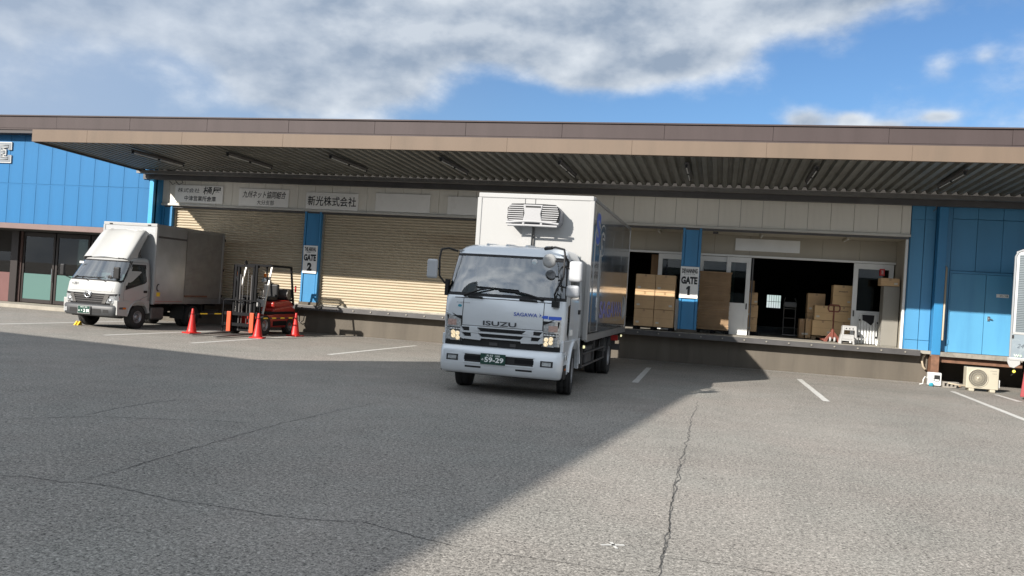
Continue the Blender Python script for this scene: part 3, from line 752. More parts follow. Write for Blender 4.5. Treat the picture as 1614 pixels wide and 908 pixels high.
class Cab:
    """lofted cab shell. slices: (z, front y, half width, corner radius, crown)"""
    def __init__(s, slices, yr, ny=6, nc=4, nf=10):
        s.sl = slices; s.yr = yr; s.ny, s.nc, s.nf = ny, nc, nf
    def interp(s, z):
        a = s.sl
        if z <= a[0][0]: return a[0]
        for p, q in zip(a, a[1:]):
            if z <= q[0]:
                t = (z-p[0])/(q[0]-p[0]); return tuple(u+(v-u)*t for u, v in zip(p, q))
        return a[-1]
    def outline(s, z):
        _, yf, hw, rc, cr_ = s.interp(z); pts = []
        for i in range(s.ny):
            f = i/s.ny; pts.append((-hw, s.yr+(yf+rc+cr_-s.yr)*f))
        for i in range(s.nc):
            t = math.pi + math.pi/2*i/s.nc; x = -hw+rc+rc*math.cos(t); k = cr_*(abs(x)/hw)**2
            pts.append((x, yf+rc+rc*math.sin(t)+k))
        for i in range(s.nf+1):
            x = (-hw+rc)+(2*hw-2*rc)*i/s.nf; pts.append((x, yf+cr_*(x/hw)**2))
        for i in range(1, s.nc+1):
            t = 1.5*math.pi + math.pi/2*i/s.nc; x = hw-rc+rc*math.cos(t); k = cr_*(abs(x)/hw)**2
            pts.append((x, yf+rc+rc*math.sin(t)+k))
        for i in range(1, s.ny+1):
            f = 1-i/s.ny; pts.append((hw, s.yr+(yf+rc+cr_-s.yr)*f))
        return pts
    def fy(s, x, z):           # y of the front surface at x, z
        _, yf, hw, rc, cr_ = s.interp(z); ax = abs(x); k = cr_*(ax/hw)**2
        if ax <= hw-rc: return yf+k
        d = min(ax-(hw-rc), rc*.999); return yf+rc-math.sqrt(rc*rc-d*d)+k
    def sx(s, z): return s.interp(z)[2]
    def grid(s, zs): return [[(x, y, z) for x, y in s.outline(z)] for z in zs]
    def shell(s, zs, is_hole, parent, M, name='cab_shell', smooth=True):
        G = s.grid(zs); n = len(G[0]); mb = MB(); mb.v = [p for r_ in G for p in r_]
        for j in range(len(zs)-1):
            for i in range(n-1):
                if is_hole(i, j): continue
                mb.f.append((j*n+i, j*n+i+1, (j+1)*n+i+1, (j+1)*n+i)); mb.m.append(0); mb.sm.append(smooth)
        t = (len(zs)-1)*n
        mb.f.append(tuple(t+i for i in range(n))); mb.m.append(0); mb.sm.append(smooth)
        for j in range(len(zs)-1):
            mb.f.append((j*n, (j+1)*n, (j+1)*n+n-1, j*n+n-1)); mb.m.append(0); mb.sm.append(False)
        mb.f.append(tuple(range(n))); mb.m.append(0); mb.sm.append(False)
        return mb.build(name, M, parent)
    def region(s, zs, test, parent, M, name, off=0.0):
        G = s.grid(zs); n = len(G[0]); mb = MB(); mb.v = [p for r_ in G for p in r_]
        for j in range(len(zs)-1):
            for i in range(n-1):
                if test(i, j): mb.f.append((j*n+i, j*n+i+1, (j+1)*n+i+1, (j+1)*n+i)); mb.m.append(0); mb.sm.append(True)
        return mb.build(name, M, parent)
    def patch(s, poly, parent, M, name, out=.006, thick=.012, n=1):
        """a plate lying on the front surface; poly in (x, z)"""
        vs = [(x, s.fy(x, z)-out, z) for x, z in poly] + [(x, s.fy(x, z)+thick-out, z) for x, z in poly]
        k = len(poly)
        return MB().add(vs, [tuple(range(k)), tuple(range(2*k-1, k-1, -1))] + [(i, i+k, (i+1) % k+k, (i+1) % k) for i in range(k)]).build(name, M, parent)
    def strip(s, x0, x1, z0, z1, parent, M, name, out=.006, nx=8, thick=.0):
        xs = [x0+(x1-x0)*i/nx for i in range(nx+1)]; mb = MB()
        mb.add([(x, s.fy(x, z)-out, z) for x in xs for z in (z0, z1)], [(2*i, 2*i+2, 2*i+3, 2*i+1) for i in range(nx)], 0, True)
        if thick:
            mb.add([(x, s.fy(x, z)-out+(thick if q else 0), z) for x in xs for q, z in ((0, z0), (1, z0))], [(2*i, 2*i+1, 2*i+3, 2*i+2) for i in range(nx)])
            mb.add([(x, s.fy(x, z)-out+(thick if q else 0), z) for x in xs for q, z in ((0, z1), (1, z1))], [(2*i, 2*i+2, 2*i+3, 2*i+1) for i in range(nx)])
            for x in (x0, x1):
                mb.add([(x, s.fy(x, z0)-out, z0), (x, s.fy(x, z1)-out, z1), (x, s.fy(x, z1)-out+thick, z1), (x, s.fy(x, z0)-out+thick, z0)], [(0, 1, 2, 3)])
        return mb.build(name, M, parent)
    def side_poly(s, poly, side, parent, M, name, out=.004, thick=.0):
        vs = [(side*(s.sx(z)+out), y, z) for y, z in poly]; k = len(poly)
        mb = MB().add(vs, [tuple(range(k))])
        if thick:
            v2 = [(side*(s.sx(z)+out-thick), y, z) for y, z in poly]
            mb.add(vs+v2, [(i, (i+1) % k, k+(i+1) % k, k+i) for i in range(k)])
        return mb.build(name, M, parent)
#TRUCKS
def headlamp_detail(): pass

# ================================================================== silver delivery truck
T = empty('delivery_truck', (-3.53, 13.45, 0), 'silver cabbed box truck with lit headlamps, standing in the middle of the yard', 'truck')
IS = Cab([(.80, .04, 1.035, .10, .05), (1.0, .02, 1.045, .11, .05), (1.30, .0, 1.05, .12, .05), (1.60, .02, 1.05, .13, .06), (1.66, .04, 1.045, .15, .07),
          (2.0, .14, 1.02, .16, .08), (2.37, .27, .985, .18, .09), (2.43, .31, .965, .20, .09), (2.50, .42, .92, .24, .08), (2.545, .58, .85, .27, .06), (2.565, .80, .76, .27, .04)], 1.75, ny=8, nc=5, nf=12)
zs = [.80, 1.0, 1.15, 1.30, 1.45, 1.60, 1.64, 1.695, 1.85, 2.0, 2.18, 2.325, 2.37, 2.43, 2.47, 2.50, 2.545, 2.565]
NY, NC, NF = 8, 5, 12
ws = lambda i: NY+1 <= i < NY+NC+NF+NC-1
sw = lambda i: False
hole = lambda i, j: 6 <= j <= 11 and ws(i)
IS.shell(zs, hole, T, M_silv)
inner = lambda i: NY+2 <= i < NY+NC+NF+NC-2
IS.region(zs, lambda i, j: 7 <= j <= 10 and inner(i), T, M_wind, 'windscreen')
IS.region(zs, lambda i, j: 6 <= j <= 11 and ws(i) and not (7 <= j <= 10 and inner(i)), T, M_blackp, 'windscreen_seal')
# side glass, door outline, handles
for s in (-1, 1):
    IS.side_poly([(.56, 1.70), (1.50, 1.70), (1.50, 2.30), (.72, 2.30)], s, T, M_sideg, 'side_window')
    IS.side_poly([(.34, 1.56), (.50, 1.60), (.52, 1.16), (.44, 1.02), (.36, 1.10)], s, T, M_sideg, 'quarter_window')
    d = MB(); pts = [(s*(IS.sx(z)+.002), y, z) for y, z in [(.60, .86), (.52, 1.0), (.53, 1.62), (.70, 2.36), (1.56, 2.36), (1.58, 1.0), (1.54, .96)]]
    d.tube(pts, .006, 4); d.build('door_seam', M_blackp, T)
    MB().box(s*1.048 if s > 0 else -1.075, s*1.075 if s > 0 else -1.048, 1.36, 1.50, 1.42, 1.50).build('door_handle', M_blackp, T, bevel=.006)
    # fender: arch panel in the y-z plane
    arc = [(1.15+.52*math.cos(R(a)), .42+.52*math.sin(R(a))) for a in range(180, -1, -12)]
    poly = [(.10, .98), (.10, .80), (.34, .80), (.34, .40), (.60, .40), (.63, .42)] + arc[1:] + [(1.75, .42), (1.75, .98)]
    MB().prism(poly, 'x', s*.86, s*1.055).build('fender', M_silv, T, bevel=.008)
    fl = MB(); fl.tube([(s*1.06, y, z) for y, z in [(1.15+.55*math.cos(R(a)), .42+.55*math.sin(R(a))) for a in range(178, 5, -12)]], .028, 6); fl.build('fender_flare', M_silv, T)
    arc2 = [(1.15+.50*math.cos(R(a)), .42+.50*math.sin(R(a))) for a in range(180, -1, -12)]
    MB().prism(arc2, 'x', s*.60, s*.84).build('wheel_arch', M_chas, T)
    st = MB(); st.box(min(s*.9, s*1.07), max(s*.9, s*1.07), .14, .40, .36, .58); st.box(min(s*.9, s*1.075), max(s*.9, s*1.075), .16, .38, .34, .36)
    st.build('cab_step', M_blackp, T, bevel=.012)
    lm = MB().box(min(s*1.07, s*1.09), max(s*1.07, s*1.09), .18, .30, .66, .75); lm.build('side_lamp', M_lens, T, bevel=.01)
    MB().box(min(s*1.075, s*1.085), max(s*1.075, s*1.085), .20, .28, .50, .53).build('side_reflector', M_amber, T)
    MB().box(min(s*1.05, s*1.064), max(s*1.05, s*1.064), .62, .84, 1.06, 1.16).build('fender_label', M_sign, T)
# front: panel seams
sm = MB()
sm.tube([(x, IS.fy(x, 1.60)-.001, 1.60+.012*(1-abs(x))) for x in [-.86+.086*i for i in range(21)]], .006, 4)
for s in (-1, 1): sm.tube([(s*.70, IS.fy(.70, z)-.001, z) for z in (1.14, 1.3, 1.45, 1.605)], .006, 4); sm.tube([(s*.70, IS.fy(.70, 1.26)-.003, 1.255), (s*.84, IS.fy(.84, 1.3)-.003, 1.31), (s*1.0, IS.fy(1.0, 1.38)-.003, 1.37)], .006, 4)
sm.tube([(x, IS.fy(x, 1.14)-.001, 1.14) for x in [-.70+.07*i for i in range(21)]], .006, 4)
sm.build('panel_seam', M_blackp, T)
# grille: dark backing, silver bars with pockets
IS.strip(-.70, .70, .80, 1.135, T, M_black, 'grille_backing', out=.004)
def gpoly(poly, nm='grille_bar', M=M_silv, out=.045, th=.045):
    IS.patch(poly, T, M, nm, out=out, thick=th)
IS.strip(-.70, .70, 1.115, 1.137, T, M_silv, 'grille_bar', out=.012, nx=12, thick=.012)
for s in (-1, 1):
    gpoly([(s*0.365, 1.06), (s*0.432, 1.118), (s*0.556, 1.118), (s*0.552, 1.05)])
    gpoly([(s*0.664, 1.06), (s*0.714, 1.118), (s*0.718, 1.03), (s*0.664, 1.03)])
    gpoly([(s*0.332, .955), (s*0.390, 1.016), (s*0.523, 1.016), (s*0.515, .95)])
    gpoly([(s*0.631, .95), (s*0.681, 1.016), (s*0.718, 1.03), (s*0.718, .93), (s*0.647, .91)])
    gpoly([(s*0.332, .958), (s*0.357, .905), (s*0.647, .915), (s*0.647, .958)])
IS.strip(-.69, .69, 1.022, 1.052, T, M_silv, 'grille_bar', out=.046, nx=12, thick=.04)
IS.strip(-.36, .36, .938, .962, T, M_silv, 'grille_bar', out=.046, nx=8, thick=.04)
IS.strip(-.34, .34, 1.078, 1.086, T, M_chas, 'grille_louver', out=.01, nx=8, thick=.006)
IS.strip(-.2, -.06, .83, .88, T, M_beam, 'grille_sensor', out=.012, nx=1, thick=.01)
IS.strip(.16, .26, .83, .88, T, M_beam, 'grille_sensor', out=.012, nx=1, thick=.01)
# headlamps
for s in (-1, 1):
    IS.strip(s*.705, s*1.0, .865, 1.30, T, M_blackp, 'headlamp_housing', out=.003, nx=8)
    h_ = IS.strip(s*.72, s*.90, .875, 1.04, T, M_lens, 'headlamp', out=.022, nx=5, thick=.02)
    IS.strip(s*.905, s*.99, .885, 1.035, T, M_lens, 'corner_lens', out=.014, nx=5, thick=.012)
    for k in ((.765, .92), (.845, .95), (.77, .995), (.85, 1.01)):
        q = MB(); q.lathe([(-.030, .001), (-.034, .018), (-.040, .034), (-.024, .038)], (s*k[0], IS.fy(k[0], k[1]), k[1]), 'y', 12); q.build('bulb_reflector', M_lit, h_)
    IS.strip(s*.715, s*.99, 1.055, 1.085, T, M_lens, 'position_lamp', out=.018, nx=7, thick=.014)
    for k in (.74, .79, .84, .89):
        MB().lathe([(-.026, .001), (-.026, .012), (-.01, .013)], (s*k, IS.fy(k, 1.07), 1.07), 'y', 8).build('position_bulb', M_chrome, h_)
    for xa, xb, z1a, z1b in ((.715, .80, 1.235, 1.27), (.80, .90, 1.27, 1.305), (.90, 1.0, 1.305, 1.34)):
        IS.patch([(s*xa, 1.10), (s*xb, 1.10), (s*xb, z1b), (s*xa, z1a)], T, M_lens, 'upper_lens', out=.014, thick=.014)
    IS.strip(s*.80, s*.95, 1.13, 1.23, T, M_ambrd, 'indicator_lamp', out=.02, nx=4, thick=.012)
    IS.strip(s*.68, s*1.0, .80, .868, T, M_blackp, 'headlamp_base', out=.012, nx=7, thick=.01)
# bumper
BU = Cab([(.34, -.01, 1.02, .09, .05), (.38, -.055, 1.045, .10, .05), (.50, -.07, 1.06, .11, .05), (.70, -.06, 1.06, .11, .05), (.785, -.03, 1.05, .10, .05), (.80, .0, 1.04, .09, .05)], .36, ny=3, nc=5, nf=12)
def bz(b): return b
BU.shell([.34, .38, .50, .6, .70, .785, .80], lambda i, j: False, T, M_silv, 'bumper')
IS_b = BU
BU.strip(-.59, .59, .535, .675, T, M_black, 'bumper_opening', out=.004, nx=8)
BU.strip(-.61, .61, .672, .69, T, M_silv, 'bumper_opening_lip', out=.02, nx=8, thick=.02)
BU.strip(-.61, .61, .520, .538, T, M_silv, 'bumper_opening_lip', out=.02, nx=8, thick=.02)
for s in (-1, 1):
    BU.strip(s*.30, s*.58, .445, .475, T, M_black, 'bumper_slot', out=.004, nx=3)
    BU.strip(s*.71, s*.92, .545, .645, T, M_blackp, 'fog_lamp_recess', out=.004, nx=4)
    BU.strip(s*.74, s*.89, .565, .625, T, M_lens, 'fog_lamp', out=.012, nx=4, thick=.01)
    BU.strip(s*.28, s*.60, .57, .64, T, M_chas, 'bumper_grid', out=.007, nx=3)
pl_ = MB().box(-.30, .13, -.105, -.093, .52, .70).build('number_plate', M_plate, T, bevel=.004)
fnp = lambda a, b: (a, -.107, b)
lettering('plate_digits', [('大分 100', -.085, .668, .24, .042, .01), ('あ', -.262, .60, .035, .035, .01), ('59-29', -.065, .598, .33, .085, .03)], M_platew, pl_, fnp)
# lettering on the cab
ff = lambda a, b: (a, IS.fy(a, b)-.010, b)
lettering('chrome_lettering', [('ISUZU', -.035, 1.20, .58, .078, .022)], mat('dark badge chrome', (.10, .105, .115), .22, metal=.5), T, lambda a, b: (a, IS.fy(a, b)-.014, b))
lettering('blue_lettering', [('SAGAWA', .40, 1.385, .40, .062, .02)], M_lblue, T, ff)
IS.patch([(.63, 1.355), (.665, 1.39), (.63, 1.425), (.642, 1.39)], T, M_lblue, 'swoosh_mark', out=.009, thick=.004)
IS.strip(.70, .78, 1.34, 1.39, T, M_sblue, 'blue_stripe', out=.006, nx=3); IS.strip(.79, 1.0, 1.33, 1.385, T, M_sblue, 'blue_stripe', out=.006, nx=6)
IS.patch([(.70, 1.34), (.67, 1.365), (.70, 1.39)], T, M_sblue, 'blue_stripe', out=.007, thick=.003)
lettering('small_lettering', [('BLUEPOWER', -.70, 1.52, .24, .014, .0)], M_inkg, T, ff)
IS.patch([(-.76+.035*math.cos(a), 1.465+.022*math.sin(a)) for a in [i*math.pi/6 for i in range(12)]], T, M_teal, 'round_sticker', out=.008, thick=.004)
# bonnet handles and wipers
for x0, x1 in ((-.62, -.36), (.28, .58)):
    MB().tube([(x0, IS.fy(x0, 1.625)-.03, 1.632), (x1, IS.fy(x1, 1.625)-.03, 1.618)], .018, 8).build('grab_handle', M_blackp, T)
def wiper(x0, x1, xe, z0, ze):
    w = MB(); a = (x0, IS.fy(x0, z0)-.045, z0); b = (x1, IS.fy(x1, ze)-.05, ze)
    w.tube([a, ((a[0]*.4+b[0]*.6), (a[1]*.4+b[1]*.6)-.012, (a[2]*.4+b[2]*.6)+.02), b], [.020, .015, .011], 6)
    w.tube([(x1-.28, IS.fy(x1-.28, ze)-.035, ze+.012), (x1, IS.fy(x1, ze)-.04, ze+.005), (xe, IS.fy(xe, ze)-.035, ze-.01)], .011, 6)
    w.lathe([(-.02, .001), (-.02, .032), (.02, .032)], (x0, IS.fy(x0, z0)-.03, z0), 'y', 10)
    w.build('wiper', M_blackp, T)
wiper(-.68, -.22, .25, 1.655, 1.79); wiper(.66, .18, .34, 1.655, 1.75)
# interior
inn = MB(); inn.box(-.98, .98, 1.66, 1.72, 1.0, 2.48); inn.build('cab_rear_wall', mat('grey cab lining', (.20, .215, .22), .8), T)
MB().box(-.30, .80, 1.63, 1.655, 2.10, 2.26).build('rear_window_stand_in', mat('pale stand-in for lit rear window', (.62, .64, .60), .8, var=.15, vscale=6), T)  # pale panel stands in for the lit box front behind the rear window
MB().box(-.97, .97, .22, .60, 1.3, 1.665).build('dashboard', M_dash, T, bevel=.04)
MB().box(-.96, .96, .45, 1.66, .9, 1.0).build('cab_floor', M_dash, T)
MB().box(-.95, .95, .40, 1.66, 2.40, 2.43).build('headliner', mat('headliner', (.30, .31, .32), .9), T)
for x in (-.50, .52):
    q = MB(); q.box(x-.26, x+.26, 1.25, 1.45, 1.2, 1.98); q.box(x-.14, x+.14, 1.24, 1.38, 2.0, 2.2); q.box(x-.26, x+.26, .85, 1.4, 1.1, 1.32)
    q.build('seat', M_seat, T, bevel=.05, seg=3)
sw_ = MB(); cw = Vector((-.50, .62, 1.74)); ax1 = Vector((1, 0, 0)); ax2 = Vector((0, .45, .85)).normalized()
sw_.tube([cw+ax1*.21*math.cos(R(a))+ax2*.21*math.sin(R(a)) for a in range(0, 360, 15)], .015, 6, closed=True)
for a in (200, 340, 90): sw_.tube([cw, cw+ax1*.2*math.cos(R(a))+ax2*.2*math.sin(R(a))], .014, 5)
sw_.build('steering_wheel', M_dash, T)
MB().box(-.78, -.40, .40, .62, 1.66, 1.86).build('dash_cluster', M_dash, T, bevel=.05, seg=3)
MB().box(-.14, .08, .42, .47, 2.22, 2.30).build('rear_view_mirror', M_blackp, T, bevel=.01)
MB().lathe([(0, .001), (-.01, .045), (.0, .05)], (.44, .26, 2.28), 'y', 14).build('inspection_sticker', M_white, T)
# mirrors: left of picture
ml = MB(); ml.tube([(-.96, .35, 2.40), (-1.10, .26, 2.44), (-1.20, .18, 2.41), (-1.22, .16, 2.25), (-1.20, .15, 1.95), (-1.12, .2, 1.84), (-1.055, .22, 1.82)], .018, 8)
ml.tube([(-1.21, .16, 2.07), (-1.32, .15, 2.07)], .014, 6); ml.box(-1.10, -1.04, .18, .30, 1.62, 1.90)
a_ = ml.build('mirror_arm', M_blackp, T)
mm = MB().box(-1.42, -1.23, .08, .16, 1.90, 2.23); mh = mm.build('mirror', mat('silver mirror shell', (.40, .41, .425), .35), T, bevel=.035, seg=3)
MB().box(-1.405, -1.245, .165, .17, 1.93, 2.20).build('mirror_glass', M_chrome, mh)
mr = MB(); mr.tube([(.60, .30, 2.515), (.80, .16, 2.54), (.98, .02, 2.50), (1.01, -.05, 2.42), (1.01, -.05, 2.05), (.92, -.06, 1.85), (.88, -.05, 1.75), (.90, -.02, 1.62)], .018, 8)
mr.tube([(.60, .30, 2.515), (.74, .2, 2.53)], .03, 8); mr.tube([(1.01, -.05, 2.4), (1.02, .3, 2.3), (1.00, .5, 2.2)], .016, 6)
mr.tube([(.98, -.05, 2.22), (1.12, .05, 2.18)], .014, 6); mr.tube([(.95, -.05, 1.90), (1.12, -.02, 1.86)], .014, 6); mr.tube([(.82, -.08, 2.30), (.99, -.05, 2.30)], .016, 6)
mr.box(.84, .96, -.06, .04, 1.54, 1.64)
mr.build('mirror_arm', M_blackp, T)
mh = MB().box(1.08, 1.30, .0, .12, 1.98, 2.32).build('mirror', mat('silver mirror shell', (.40, .41, .425), .35), T, bevel=.045, seg=3); MB().box(1.10, 1.28, .125, .13, 2.02, 2.28).build('mirror_glass', M_chrome, mh)
mh = MB().box(1.06, 1.28, -.06, .05, 1.72, 1.92).build('mirror', mat('silver mirror shell', (.40, .41, .425), .35), T, bevel=.045, seg=3); MB().box(1.08, 1.26, .055, .06, 1.75, 1.89).build('mirror_glass', M_chrome, mh)
rm = MB(); rm.lathe([(.0, .001), (-.02, .08), (.0, .112), (.03, .118), (.045, .112)], (.76, -.08, 2.30), 'y', 20); mh = rm.build('front_mirror', M_wbox, T)
MB().lathe([(.0, .001), (.0, .108)], (.76, -.034, 2.30), 'y', 20).build('mirror_glass', M_chrome, mh)
q = MB(); q.lathe([(.0, .001), (-.015, .06), (.0, .085)], (.70, .30, 1.92), 'y', 16); q.build('mirror_reflection', M_blackp, T)  # black disc added as the round mirror's reflection in the windscreen
# roof ridges
rr_ = MB()
for x in (-.5, -.15, .2, .55): rr_.tube([(x, .62, 2.55), (x, 1.1, 2.575), (x, 1.7, 2.575)], .03, 6)
rr_.build('roof_ridge', M_silv, T)

# box body
BX = MB(); BX.box(-1.115, 1.115, 1.97, 8.33, .95, 3.60); BX.build('box_core', M_alumd, T)
for x0, x1 in ((-1.06, -.20), (-.19, .0), (.01, 1.06)):
    MB().box(x0, x1, 1.945, 1.968, 1.0, 3.55).build('front_panel', M_wbox, T, bevel=.004, seg=1)
MB().box(-1.12, 1.12, 1.93, 2.03, 3.54, 3.63).build('top_rail', M_wbox, T, bevel=.012)
for s in (-1, 1):
    MB().box(min(s*1.05, s*1.14), max(s*1.05, s*1.14), 1.93, 2.04, .93, 3.54).build('corner_trim', M_wbox, T, bevel=.012)
    MB().box(min(s*1.06, s*1.142), max(s*1.06, s*1.142), 2.04, 8.35, 3.55, 3.62).build('roof_rail', M_alum, T, bevel=.006)
    MB().box(min(s*1.08, s*1.14), max(s*1.08, s*1.14), 2.04, 8.35, .90, 1.04).build('lower_rail', M_alumd, T, bevel=.006)
    MB().box(min(s*1.08, s*1.142), max(s*1.08, s*1.142), 8.28, 8.36, .90, 3.55).build('rear_corner_trim', M_alum, T, bevel=.006)
    ys = [2.04, 2.30, 3.25, 5.05, 6.7, 8.28]
    for a, b in zip(ys, ys[1:]):
        MB().box(min(s*1.115, s*1.133), max(s*1.115, s*1.133), a+.003, b-.003, 1.045, 3.545).build('side_panel', M_mirr, T, bevel=.002, seg=1)
    dd = MB(); x_ = s*1.137
    dd.tube([(x_, 2.32, 1.08), (x_, 2.32, 3.0), (x_, 3.22, 3.0), (x_, 3.22, 1.08)], .009, 4, closed=True); dd.tube([(x_, 3.05, 1.3), (x_, 3.05, 2.7)], .012, 6)
    dd.build('side_door_frame', M_alum, T)
    MB().box(min(s*1.12, s*1.155), max(s*1.12, s*1.14), 2.95, 3.13, 1.55, 1.75).build('door_latch', M_chrome, T, bevel=.005)
MB().box(-1.06, 1.06, 8.33, 8.37, 1.0, 3.55).build('rear_door', M_alum, T)
fs_side = lambda a, b: (1.1365, a, b)
lettering('side_logo_outline', [('S', 2.62, 3.08, .62, .66, .09), ('G', 3.25, 2.90, .80, .66, .09, .2)], M_wbox, T, fs_side)
lettering('side_logo', [('S', 2.62, 3.08, .57, .61, .04)], M_lblue, T, lambda a, b: (1.1385, a, b))
lettering('side_logo_second', [('G', 3.25, 2.90, .74, .60, .03, .2)], M_mirr, T, lambda a, b: (1.1385, a, b))
lettering('side_lettering', [('SAGAWA', 5.4, 1.50, 3.9, .36, .03)], mat('reflection paled blue lettering', (.16, .16, .40), .35), T, fs_side)  # blue paled in the colour for the reflection washing over it
MB().tube([(1.1385, 7.55+.28*math.sin(R(a)), 1.52+.30*math.cos(R(a))) for a in range(10, 175, 15)], [.01, .02, .03, .035, .04, .04, .04, .035, .03, .02, .01], 6).build('swoosh_mark', M_wbox, T)
# refrigeration unit
ru = MB(); c0, c1, zb, zt = -.46, .56, 3.01, 3.40
pr = [(c0+.05, zb), (c0, zb+.08), (c0, zt-.10), (c0+.08, zt-.01), (c0+.3, zt), (c1-.3, zt), (c1-.08, zt-.01), (c1, zt-.10), (c1, zb+.08), (c1-.05, zb)]
ru.prism(pr, 'y', 1.66, 1.94); RU = ru.build('cooling_unit', mat('grey unit casing', (.20, .205, .225), .45), T, bevel=.02)
pr2 = [(x*.97+.0015, zb+.05+(z-zb)*.9) for x, z in pr]
MB().prism(pr2, 'y', 1.60, 1.665).build('unit_shadow_gap', M_blackp, RU)
M_unit = mat('light grey unit cover', (.31, .31, .315), .42)
MB().prism([(-.14, 3.06), (-.11, 3.22), (-.14, 3.39), (.24, 3.39), (.20, 3.22), (.24, 3.06)], 'y', 1.55, 1.63).build('unit_centre_cover', M_unit, RU, bevel=.015)
MB().box(-.09, .20, 1.545, 1.555, 3.335, 3.365).build('unit_slot', M_black, RU)
for s, xa, xb in ((-1, -.445, -.13), (1, .22, .545)):
    for k in range(8):
        z = 3.09+k*.039; sh_ = .01*(k-6) if k > 5 else 0
        MB().prism([(z-.010, 1.585), (z+.014, 1.600), (z+.018, 1.59), (z-.004, 1.57)][::-1], 'x', xa+.012*abs(k-4)*(s < 0), xb-.012*abs(k-4)*(s > 0)).v
        lv = MB(); lv.add([(x, y, zz) for x in (xa+(.012*abs(k-3.5) if s < 0 else 0), xb-(.012*abs(k-3.5) if s > 0 else 0)) for y, zz in ((1.565, z-.006), (1.605, z+.006), (1.605, z+.020), (1.565, z+.012))],
               [(0, 1, 2, 3), (7, 6, 5, 4), (0, 4, 5, 1), (1, 5, 6, 2), (2, 6, 7, 3), (3, 7, 4, 0)])
        lv.build('unit_louver', M_unit, RU)
ab = MB(); ab.tube([(-.45+1.0*t, 1.56, 3.045+.035*math.sin(math.pi*t)) for t in [i/12 for i in range(13)]], .022, 8); ab.tube([(-.42+.94*t, 1.57, 3.0+.005*math.sin(math.pi*t)) for t in [i/8 for i in range(9)]], .022, 8)
for x in (-.12, .22): ab.box(x-.02, x+.02, 1.55, 1.6, 3.0, 3.07)
ab.build('unit_lower_bar', M_unit, RU)
MB().box(-.20, -.015, 1.86, 1.945, 2.45, 3.01).build('cable_duct', M_wbox, RU, bevel=.01)
MB().box(-.012, .02, 1.90, 1.945, 2.45, 3.01).build('coolant_pipe', M_steel, RU)
# chassis
ch = MB()
for s in (-1, 1): ch.box(min(s*.36, s*.44), max(s*.36, s*.44), .3, 8.2, .62, .86)
for y in (2.3, 3.6, 5.0, 6.6, 7.9): ch.box(-.36, .36, y, y+.1, .64, .84)
for k in range(8): ch.box(-1.08, 1.08, 2.1+k*.8, 2.17+k*.8, .86, .93)
ch.build('chassis_frame', M_chas, T)
MB().box(-1.02, 1.02, .30, .42, .30, .60).build('front_crossmember', M_chas, T)
MB().tube([(-.9, 1.15, .42), (.9, 1.15, .42)], .07, 10).build('front_axle', M_chas, T)
MB().tube([(-.9, 5.85, .42), (.9, 5.85, .42)], .09, 10).build('rear_axle', M_chas, T)
MB().box(.50, 1.0, 3.0, 3.9, .38, .78).build('fuel_tank', M_beam, T, bevel=.05, seg=3)
MB().box(.50, .98, 2.1, 2.7, .45, .82).build('battery_box', M_chas, T, bevel=.02)
MB().box(-1.0, -.50, 2.3, 3.5, .40, .80).build('side_tank', M_chas, T, bevel=.04, seg=3)
MB().tube([(.62, 4.1, .72), (.62, 4.5, .55), (.7, 4.9, .55)], .06, 8).build('exhaust_pipe', M_rust, T)
for s in (-1, 1):
    gd = MB(); gd.tube([(s*1.04, 2.2, .42), (s*1.04, 5.2, .42)], .022, 6); gd.tube([(s*1.04, 2.2, .66), (s*1.04, 5.2, .66)], .022, 6)
    for y in (2.2, 3.7, 5.2): gd.box(min(s*1.01, s*1.04), max(s*1.01, s*1.04), y-.03, y+.03, .40, .90)
    gd.build('side_guard', M_beam, T)
    fl = MB(); fl.tube([(s*.90, 5.85+.52*math.cos(R(a)), .46+.50*math.sin(R(a))) for a in range(170, 5, -15)], .02, 5)
    vs = [(x, 5.85+.52*math.cos(R(a)), .46+.50*math.sin(R(a))) for a in range(170, 5, -11) for x in (s*.55, s*1.06)]
    fl.add(vs, [(2*i, 2*i+1, 2*i+3, 2*i+2) for i in range(len(vs)//2-1)]); fl.build('mudguard', M_steel, T)
    MB().box(min(s*.55, s*1.05), max(s*.55, s*1.05), 6.45, 6.47, .18, .62).build('mud_flap', M_black, T)
    for y in (2.12, 8.15):
        MB().lathe([(0, .03), (s*.03, .028), (s*.04, .001)], (s*1.06, y, .80), 'x', 12).build('marker_lamp', mat('pale yellow marker lamp', (.75, .75, .45), .3, emit=(1, .95, .55), estr=.5), T)
        MB().box(min(s*1.0, s*1.06), max(s*1.0, s*1.06), y-.02, y+.02, .80, .92).build('lamp_bracket', M_chas, T)
rb_ = MB(); rb_.box(-1.05, 1.05, 8.15, 8.25, .42, .58); rb_.box(-.9, -.8, 8.4, 8.2, .5, .9); rb_.box(.8, .9, 8.4, 8.2, .5, .9); rb_.build('rear_bumper', M_beam, T)
MB().box(.62, .98, 8.16, 8.28, .66, .80).build('tail_lamp', M_red, T); MB().box(-.98, -.62, 8.16, 8.28, .66, .80).build('tail_lamp', M_red, T)
wr = .425
for s in (-1, 1):
    h_ = wheel(T, s*.925, 1.15, wr, .235, s)
    h_.rotation_euler = (0, 0, R(6))
    wheel(T, s*.96, 5.85, wr, .225, s, dual=True)

